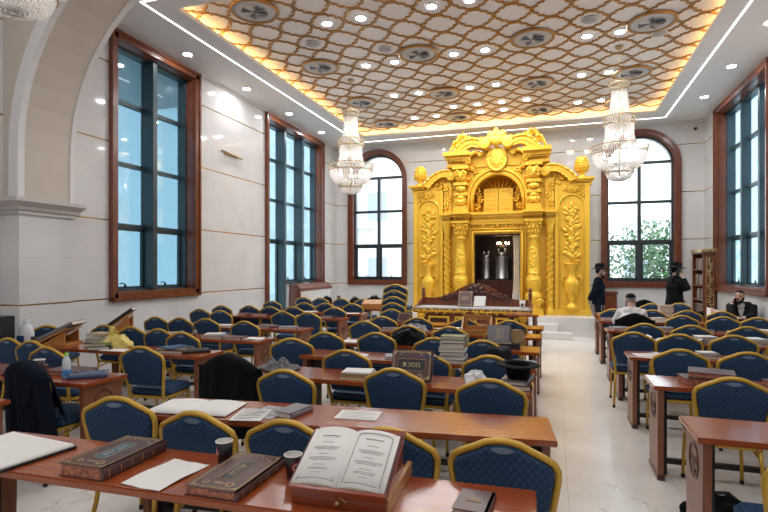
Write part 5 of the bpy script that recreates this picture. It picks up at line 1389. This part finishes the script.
stack(['black book under a white one, lectern desk', 'white book over a black one, lectern desk'], -1.45, 7.42, TH+.075, [(.26, .2, .03, BLACKC, .2), (.25, .19, .025, WHITEC, -.1)], .3) if False else None
sheet('folded white paper beside the lectern', -.72, 7.30, .2, .26, rz=.4)
book('brown book lying at the gap end of the lectern desk', -2.35, 7.38, .26, .2, .035, BROWNC, rz=.2)
book('grey book lying between two chairs on the book stack desk', -1.55, 5.12, .26, .2, .03, GREYC, rz=.3)
stack(['dark book under two others, far end of small-books desk', 'grey book between two others, far end of small-books desk', 'white book over two others, far end of small-books desk'], 2.62, 6.14, TH, [(.28, .2, .04, BLACKC, .1), (.26, .2, .03, GREYC, -.1), (.25, .18, .02, WHITEC, .2)], .1)
book('maroon book lying near the aisle on small-books desk', 1.26, 6.20, .22, .16, .03, MAROON, rz=-.3)
stack(['black book lower of two near the wall on stacked-books desk', 'pink-edged book upper of two near the wall on stacked-books desk'], 2.45, 4.80, TH, [(.32, .24, .04, BLACKC, .1), (.3, .22, .035, BROWNC, -.1)], .1)
stack(['tan book under a black one, aisle corner of spread-paper desk', 'black book over a tan one, aisle corner of spread-paper desk'], 1.55, 8.50, TH, [(.26, .18, .035, TANC, .1), (.24, .18, .03, BLACKC, -.2)], .2)
stack(['brown book, lower of two at the aisle corner of the bearded man desk', 'cream book, upper of two at the aisle corner of the bearded man desk'], 1.12, 11.02, TH, [(.26, .2, .04, BROWNC, .1), (.24, .18, .04, TANC, -.1)], .1)
sheet('white page lying on the propped-book desk near the backpack', -1.30, 6.12, .22, .3, rz=.5)
hat('black felt hat standing brim down on the bearded man desk', (2.62, 11.18, TH), False, 0, 1.0)
cup('pale paper cup next to the standing felt hat', 2.88, 11.24, TANC, False, z=TH, s=1.1)
t = thing('newspaper', 'white newspaper with red headline held up before the bearded man', 'newspaper', (3.02, 11.2, TH), -.25)
MB().grid(lambda u, v: ((u-.5)*.5, -.10+.20*v+.02*math.sin(u*5), .004+.16*(1-u)*v+.02*v), 12, 6).grid(lambda u, v: ((u-.5)*.5, -.10+.20*v+.02*math.sin(u*5)+.003, .002+.16*(1-u)*v+.02*v), 12, 6).build('page', PAPER, t)
m = MB()
for k, (a, b, c_, d_) in enumerate(((.12, .40, .72, .86), (.3, .62, .45, .62), (.5, .75, .2, .36))):
    m.grid(lambda u, v, a=a, b=b, c_=c_, d_=d_: ((a+(b-a)*u-.5)*.5, -.10+.20*(c_+(d_-c_)*v)+.02*math.sin((a+(b-a)*u)*5)-.003, .007+.16*(1-(a+(b-a)*u))*(c_+(d_-c_)*v)+.02*(c_+(d_-c_)*v)), 6, 2)
m.build('headline', mat('red_print', (.5, .03, .04), .6), t)
t = thing('cabinet', 'small brown cabinet against the back wall beneath the round-headed window', 'cabinet', (1.46, 15.30, 0))
MB().box(-.15, .15, -.22, .22, 0, 1.0).build('body', MAHOG, t, .006); MB().box(-.18, .18, -.26, .24, 1.0, 1.06).build('top', MAHOG, t, .008)
for s in (-1, 1): d_ = MB().box(min(s*.01, s*.14), max(s*.01, s*.14), -.235, -.22, .08, .95).build('door', MAHOG, t, .004); MB().ball((s*.03, -.245, .55), .015, 8, 6).build('knob', GILT, d_)
t = thing('shoulder_bag', 'black bag lying on the floor under the bare desk', 'bag', (1.06, 4.02, 0), .2); lump(.24, .16, .14, .08, seed=41).build('body', COATM, t); MB().tube([(-.15, 0, .10), (-.08, .03, .16), (.08, .03, .16), (.15, 0, .10)], .012, 6).build('strap', BLACK, t)
t = thing('shoulder_bag', 'dark bag lying on the floor under the newspaper desk', 'bag', (-1.55, 3.05, 0), .2); lump(.24, .16, .20, .08, seed=42).build('body', COATM, t)
# dark cabinet and white carton by the pier, at the picture edge
t = thing('black_cabinet', 'black cabinet edge standing against the arch pier', 'cabinet', (-6.44, 4.30, 0)); MB().box(-.28, .22, -.2, .2, 0, 1.12).build('body', BLACKC, t, .01); MB().box(.221, .224, -.15, .15, .2, 1.1).build('door', BLACK, t)
t = thing('plastic_sack', 'tall white and blue plastic sack standing behind the black cabinet', 'bag', (-6.20, 4.62, 0)); m = MB().lathe([(0, 0), (.08, .01), (.09, .3), (.085, .7), (.09, .9), (.06, .99), (.03, 1.02), (.055, 1.06), (0, 1.04)], 18, sx=1.1, sy=.85); m.build('body', PLASTIC, t); MB().cbox((0, -.06, .80), (.1, .05, .14)).build('print', BLUEC, t)
# ------------------------------------------------------------------ coats over chair backs
def coat(lab, cx, cy, rz, hw, drop, mt, front=.35, seed=1, flare=.0, crown=1.0):
    rr = random.Random(seed); ph = [rr.uniform(0, 6) for _ in range(5)]
    def top(x): return .952-.105*min(1, abs(x)/.25)**1.5*crown-.10*max(0, abs(x)-.25)
    def f(u, v):
        x = (u-.5)*2; zt = top(x*hw)
        if v < .55:
            q = 1-v/.55; z = zt-q*(zt-(.945-drop)); side = -1
        elif v > .65:
            q = (v-.65)/.35; z = zt-q*front; side = 1
        else: q = 0; z = zt+.012*math.sin((v-.55)/.1*PI); side = (v-.6)/.05
        fold = (.016*math.sin(x*9+ph[0])+.010*math.sin(x*17+ph[1]+q*2))*min(1, q*2)
        yb = -.225-.088*(max(z, .2)-.42)/.5
        y = yb+(-.045-.05*q*(side < 0)+fold if side < 0 else .06+.03*q+fold) if abs(side) == 1 else yb+side*.05
        y -= .02*(1-abs(x))*(side < 0)
        return (x*hw*(1+flare*q)+.012*math.sin(z*14+ph[2])*q, y+(.05*(abs(x)**4) if side < 0 else -.05*abs(x)**4), z)
    t = thing('coat', lab, 'coat', (cx-.31*math.sin(rz), cy+.31*math.cos(rz), 0), rz)
    o = MB().grid(f, 44, 48).build('cloth', mt, t)
    md = o.modifiers.new('thickness', 'SOLIDIFY'); md.thickness = .012; md.offset = 1
    def lap(s):
        m = MB(); m.tube([(s*.07, -.318, .95), (s*.12, -.352, .80), (s*.10, -.372, .60)], [.012, .02, .012], 6, flat=.4); return m
    m = lap(1); b = lap(-1); m.add(b.v, b.f, 0, True); m.build('collar', mt, t)
coat('black coat hung over a chair back between scarf and newspaper desk', -2.63, 3.72, 0, .30, .68, COATM, seed=3, flare=.06)
coat('long navy coat hung over a chair by the water bottle', -3.97, 2.95, -.05, .25, .82, NAVYM, seed=5, flare=.30, crown=1.2)
coat('black coat on the chair of the white-shirted man', 1.24, 9.12, 0, .29, .62, COATM, seed=8)
coat('black coat over a chair back by the round-headed window', 1.98, 13.10, 0, .28, .60, COATM, seed=9)

# ------------------------------------------------------------------ people
def fuse(m, name, mts, parent, vox=.011, smooth=4, cut=None):
    me = m.mesh(name+'_raw', mts); o = bpy.data.objects.new(name, me); C.objects.link(o)
    r = o.modifiers.new('r', 'REMESH'); r.mode = 'VOXEL'; r.voxel_size = vox; r.use_smooth_shade = True
    s = o.modifiers.new('s', 'SMOOTH'); s.iterations = smooth; s.factor = .5
    dg = bpy.context.evaluated_depsgraph_get(); me2 = bpy.data.meshes.new_from_object(o.evaluated_get(dg)); o.modifiers.clear()
    bpy.data.objects.remove(o); bpy.data.meshes.remove(me)
    if cut:
        bm = bmesh.new(); bm.from_mesh(me2)
        bmesh.ops.delete(bm, geom=[f for f in bm.faces if cut(f.calc_center_median())], context='FACES'); bm.to_mesh(me2); bm.free()
    me2.name = name
    me2.materials.clear(); me2.materials.append(mts if not isinstance(mts, list) else mts[0])
    for p in me2.polygons: p.use_smooth = True
    q = bpy.data.objects.new(name, me2); C.objects.link(q); q.parent = parent; return q
def V(*a): return Vector(a)
def hand(m, wrist, d, n, curl=.5, s=1.0, side=1):
    """palm plus five bent fingers; d points along the hand, n out of the palm"""
    d = Vector(d).normalized(); n = (Vector(n)-d*Vector(n).dot(d)).normalized(); w = d.cross(n)*side; W = Vector(wrist)
    for q in (-.028, -.010, .010, .028): m.tube([W+w*q*.7*s, W+d*.05*s+w*q*s, W+d*.092*s+w*q*s], [.016*s, .017*s, .014*s], 8)
    for q, L in ((-.030, .058), (-.010, .078), (.010, .084), (.030, .074)):
        p = W+d*.088*s+w*q*s; P = [p]; a = 0
        for k in range(3):
            a += curl*.7; p = p+(d*math.cos(a)+n*math.sin(a))*L*s*(.45, .32, .25)[k]; P.append(p)
        m.tube(P, [.0105*s, .0098*s, .009*s, .0075*s], 7)
    p = W+d*.025*s+w*.03*s; m.tube([p, p+(d*.6+w*.7+n*.4).normalized()*.035*s, p+(d*.9+w*.5+n*.5).normalized()*.065*s], [.013*s, .011*s, .009*s], 7)
def person(lab, loc, rz, J, hd, top, kind):
    """J: joints, hd: head turn (z, x); top: jacket or shirt material"""
    t = thing('person', lab, 'person', loc, rz)
    b = MB(); hc = J['head']; H = T(*hc) @ R(hd[0], 'Z') @ R(hd[1], 'X')
    b.ball((0, .0, .03), (.076, .094, .092), 18, 12, 0, H); b.ball((0, .022, -.045), (.058, .070, .070), 16, 10, 0, H)
    b.tube([(0, .088, .030), (0, .104, .0), (0, .112, -.018), (0, .092, -.024)], [.010, .012, .016, .010], 8, M=H)
    for s in (-1, 1):
        b.ball((s*.078, -.008, -.002), (.010, .022, .034), 8, 6, 0, H); b.ball((s*.033, .088, .034), (.020, .010, .008), 8, 6, 0, H)
    b.ball((0, .092, -.058), (.024, .010, .006), 8, 5, 0, H); b.ball((0, .094, -.068), (.020, .009, .006), 8, 5, 0, H); b.ball((0, .080, -.092), (.024, .018, .016), 8, 6, 0, H)
    nk = V(*J['neck']); b.tube([nk-V(0, 0, .05), nk, H @ V(0, -.015, -.06), H @ V(0, -.01, -.01)], [.075, .058, .054, .055], 12)
    P, Ch = V(*J['pelvis']), V(*J['chest'])
    def torso(m, e):
        for x in (-.075, .075):
            sh = V(x, 0, 0); m.tube([P+sh*.9-V(0, 0, .06), P+sh*.9, P.lerp(Ch, .5)+sh*.8, Ch+sh, nk+sh*.9-V(0, 0, .09)], [.105+e, .11+e, .098+e, .112+e, .07+e], 14)
        m.tube([V(*J['shL'])+V(.02, 0, -.01), nk-V(0, 0, .055), V(*J['shR'])+V(-.02, 0, -.01)], [.058+e, .07+e, .058+e], 10)
    def arms(m, e, full=True):
        for s in 'LR':
            S_, E_, Wr = V(*J['sh'+s]), V(*J['el'+s]), V(*J['wr'+s])
            m.tube([S_, S_.lerp(E_, .5), E_], [.060+e, .052+e, .043+e], 12)
            m.tube([E_, E_.lerp(Wr, .35), Wr if full else E_.lerp(Wr, .93)], [.044+e, .043+e, .029+e], 12)
    def legs(m, e, foot=True):
        for s in 'LR':
            h, k, a, f = (V(*J[q+s]) for q in ('hip', 'kn', 'an', 'toe'))
            m.tube([h, h.lerp(k, .5), k], [.092+e, .078+e, .058+e], 12); m.tube([k, k.lerp(a, .35), a], [.056+e, .056+e, .038+e], 12)
            if foot: m.tube([a-V(0, 0, .02)-(f-a)*.2, a.lerp(f, .5)-V(0, 0, .025), f], [.04, .04, .034], 10)
    torso(b, 0); arms(b, 0); legs(b, 0)
    for s in 'LR':
        hv = J.get('hand'+s)
        if hv: hand(b, J['wr'+s], hv[0], hv[1], hv[2], 1.0, 1 if s == 'R' else -1)
    fuse(b, 'body', SKIN, t, .009, 3)
    m = MB(); legs(m, .018, False)
    for x in (-.075, .075): m.tube([P+V(x, 0, -.08), P+V(x, 0, .10)], [.122, .118], 14)
    fuse(m, 'trousers', SUITM, t, .014)
    for s in 'LR':
        a, f = V(*J['an'+s]), V(*J['toe'+s]); d = (f-a); d.z = 0; d.normalize()
        m = MB().tube([V(a.x, a.y, .055)-d*.055, V(a.x, a.y, .05)+d*.05, V(a.x, a.y, .042)+d*.16, V(a.x, a.y, .035)+d*.205], [.045, .05, .044, .03], 10); m.tube([V(a.x, a.y, .03), V(a.x, a.y, .10)], .047, 10)
        m.v = [V(p.x, p.y, max(p.z, .002)) for p in m.v]; m.build('shoe', BLACKC, t)
    m = MB(); torso(m, .014); arms(m, .012, False); m.tube([nk-V(0, 0, .03), nk+V(0, 0, .035)], [.074, .066], 12)
    fuse(m, 'shirt', SHIRTM, t, .013)
    if top is not None:
        m = MB(); torso(m, .055 if kind == 'coat' else .034); arms(m, .034 if kind == 'coat' else .026, False)
        if kind == 'coat':
            for x in (-.06, .06): m.tube([P+V(x, -.01, .1), P+V(x*1.2, -.02, -.1), P+V(x*1.3, -.02, -.42)], [.145, .16, .165], 14)
        else:
            for x in (-.06, .06): m.tube([P+V(x, 0, .1), P+V(x, 0, -.10)], [.14, .148], 14)
        up = (Ch-P).normalized()
        def cut(c):
            q = (c-P).dot(up)/max(.01, (nk-P).length)
            return q > .38 and abs(c.x-P.x) < .010+(.075 if J['pelvis'][2] > .8 else .05)*(q-.38)/.6 and c.y > P.y+(nk.y-P.y)*q+.06
        jk = fuse(m, 'jacket', top, t, .013, 4, cut)
        for s in 'LR':
            Wr, E_ = V(*J['wr'+s]), V(*J['el'+s]); MB().tube([E_.lerp(Wr, .90), E_.lerp(Wr, .985)], [.040, .038], 12).build('cuff', SHIRTM, t)
    return t, H
def hairpiece(t, H, mt, beard=False, back=True, mt2=None):
    m = MB()
    if back: m.ball((0, -.016, .045), (.082, .092, .090), 18, 12, 0, H); m.v = [p for p in m.v]
    m2 = MB(); n = 18
    # cap of hair: keep what lies above and behind the brow line
    bm_ = MB().ball((0, -.010, .042), (.083, .094, .090), 24, 16)
    keep = [i for i, p in enumerate(bm_.v) if p.z > .075 or p.y < .012 and p.z > -.035 or p.y < -.05 and p.z > -.06]
    ks = set(keep); idx = {v: k for k, v in enumerate(keep)}
    m2.add([bm_.v[i] for i in keep], [[idx[i] for i in f] for f in bm_.f if all(i in ks for i in f)], 0, True, H)
    m2.build('hair', mt, t)
    if beard:
        m = MB()
        for s in (-1, 1): m.tube([(s*.072, .012, -.01), (s*.068, .03, -.055), (s*.045, .062, -.095), (0, .082, -.112)], [.013, .02, .026, .03], 8, M=H); m.tube([(s*.028, .094, -.052), (0, .106, -.040)], .008, 6, M=H)
        m.ball((0, .055, -.10), (.052, .042, .040), 12, 8, 0, H); m.build('beard', mt2 or mt, t)
def eyes(t, H):
    for s in (-1, 1): 
        e = MB().ball((s*.033, .088, .024), (.012, .007, .007), 8, 6, 0, H).build('eye', mat('eye_dark', (.02, .015, .012), .2) if 'eye_dark' not in bpy.data.materials else bpy.data.materials['eye_dark'], t)
        MB().tube([(s*.016, .096, .044), (s*.034, .097, .050), (s*.053, .086, .043)], [.004, .005, .003], 6, M=H).build('eyebrow', HAIRD, t)
def hat_on(lab, t, H, wide=1.0):
    """a worn hat is its own thing: it can be lifted off"""
    q = t.matrix_basis @ H @ T(0, -.008, .082)
    h = hat(lab, (0, 0, 0), False, 0, 1.06); h.matrix_world = q @ R(0, 'Z') @ T(0, 0, 0) @ Matrix.Diagonal((wide*.92, wide*1.0, 1.12, 1)); return h
STAND = dict(head=(0, .035, 1.615), neck=(0, .0, 1.475), pelvis=(0, 0, .95), chest=(0, .005, 1.27), shL=(-.19, 0, 1.425), shR=(.19, 0, 1.425), hipL=(-.09, 0, .92), hipR=(.09, 0, .92), knL=(-.10, .02, .50), knR=(.10, .02, .50), anL=(-.10, -.02, .085), anR=(.10, -.02, .085), toeL=(-.12, .15, .04), toeR=(.12, .15, .04))
def sc(J, f): return {k: (tuple(c*f for c in v) if k[:4] != 'hand' else v) for k, v in J.items()}
J = dict(STAND, elL=(-.25, -.10, 1.14), elR=(.25, -.10, 1.14), wrL=(-.08, -.20, .98), wrR=(.08, -.21, .96), handL=((.7, -.1, -.5), (0, 1, 0), .5), handR=((-.7, -.1, -.5), (0, 1, 0), .5))
J['shL'] = (-.19, -.02, 1.425); J['shR'] = (.19, -.02, 1.425)
t, H = person('man in dark suit and black hat standing by the ark, hands behind his back', (1.00, 13.10, 0), -PI/2-.05, sc(J, .985), (0, 0), NAVYM, 'suit')
hairpiece(t, H, HAIRD, True); eyes(t, H); hat_on('black brimmed hat worn by the man standing beside the ark', t, H)
MB().tube([(.17, .06, .92), (.175, .065, .80), (.17, .06, .70)], .006, 5).build('white_fringe', SHIRTM, t)
J = dict(STAND, elL=(-.25, .02, 1.13), wrL=(-.22, .18, .98), handL=((.1, .7, -.5), (1, 0, 0), .6), elR=(.27, .18, 1.20), wrR=(.135, .13, 1.47), handR=((-.25, -.25, .9), (-.8, -.1, -.1), .55))
t, H = person('man in long black coat and hat holding a telephone to his ear', (2.66, 13.42, 0), -PI/2+.12, sc(J, 1.0), (0, -.05), COATM, 'coat')
hairpiece(t, H, HAIRD, True); eyes(t, H); hat_on('wide black brimmed hat worn by the man on the telephone', t, H, 1.12)
ph = thing('mobile_phone', 'black mobile telephone held to the ear of the man in coat', 'phone'); MB().cbox((0, 0, 0), (.010, .07, .145)).build('body', BLACKC, ph, .004); MB().cbox((.0055, 0, 0), (.001, .062, .13)).build('screen', BLACK, ph)
ph.matrix_world = t.matrix_basis @ T(.098, .045, 1.60) @ R(-.25, 'X')
# seated, seen from behind, bent over the desk
J = dict(pelvis=(0, -.02, .575), chest=(0, .12, .87), neck=(0, .20, 1.06), head=(0, .27, 1.185), shL=(-.165, .16, 1.02), shR=(.165, .16, 1.02), elL=(-.26, .30, .81), elR=(.26, .30, .81), wrL=(-.14, .48, .80), wrR=(.14, .48, .80), handL=((.6, .7, 0), (0, 0, -1), .25), handR=((-.6, .7, 0), (0, 0, -1), .25),
         hipL=(-.10, 0, .575), hipR=(.10, 0, .575), knL=(-.13, .42, .56), knR=(.13, .42, .56), anL=(-.13, .40, .085), anR=(.13, .40, .085), toeL=(-.13, .56, .04), toeR=(.13, .56, .04))
t, H = person('man in white shirt and black skullcap bent over a desk, seen from behind', (1.25, 9.44, 0), 0, sc(J, .95), (0, -.30), None, 'shirt')
hairpiece(t, H, HAIRG, True, mt2=HAIRG)
sk = thing('skullcap', 'round black skullcap on the grey-haired man in white shirt', 'skullcap')
bm_ = MB().ball((0, -.012, .044), (.092, .103, .100), 24, 16); keep = [i for i, p in enumerate(bm_.v) if p.z > .066]; idx = {v: k for k, v in enumerate(keep)}; ks = set(keep)
MB().add([bm_.v[i] for i in keep], [[idx[i] for i in f] for f in bm_.f if all(i in ks for i in f)], 0, True).build('cap', FELT, sk)
sk.matrix_world = t.matrix_basis @ H @ R(.42, 'X')
# seated facing us, cheek on his hand
J = dict(pelvis=(0, -.02, .575), chest=(0, .03, .90), neck=(.01, .09, 1.12), head=(.03, .14, 1.265), shL=(-.19, .05, 1.07), shR=(.19, .07, 1.07), elL=(-.22, .20, .87), elR=(.17, .36, .83), wrL=(-.06, .42, .83), wrR=(.165, .225, 1.115), handL=((.8, .5, 0), (0, 0, -1), .3), handR=((-.22, -.15, .95), (-.8, -.2, 0), .5),
         hipL=(-.10, 0, .575), hipR=(.10, 0, .575), knL=(-.13, .42, .56), knR=(.13, .42, .56), anL=(-.13, .40, .085), anR=(.13, .40, .085), toeL=(-.13, .56, .04), toeR=(.13, .56, .04))
t, H = person('bearded man in dark suit sitting with his cheek on his hand', (3.50, 11.76, 0), PI-.35, sc(J, .90), (-.25, -.02), SUITM, 'suit')
hairpiece(t, H, HAIRD, True); eyes(t, H)
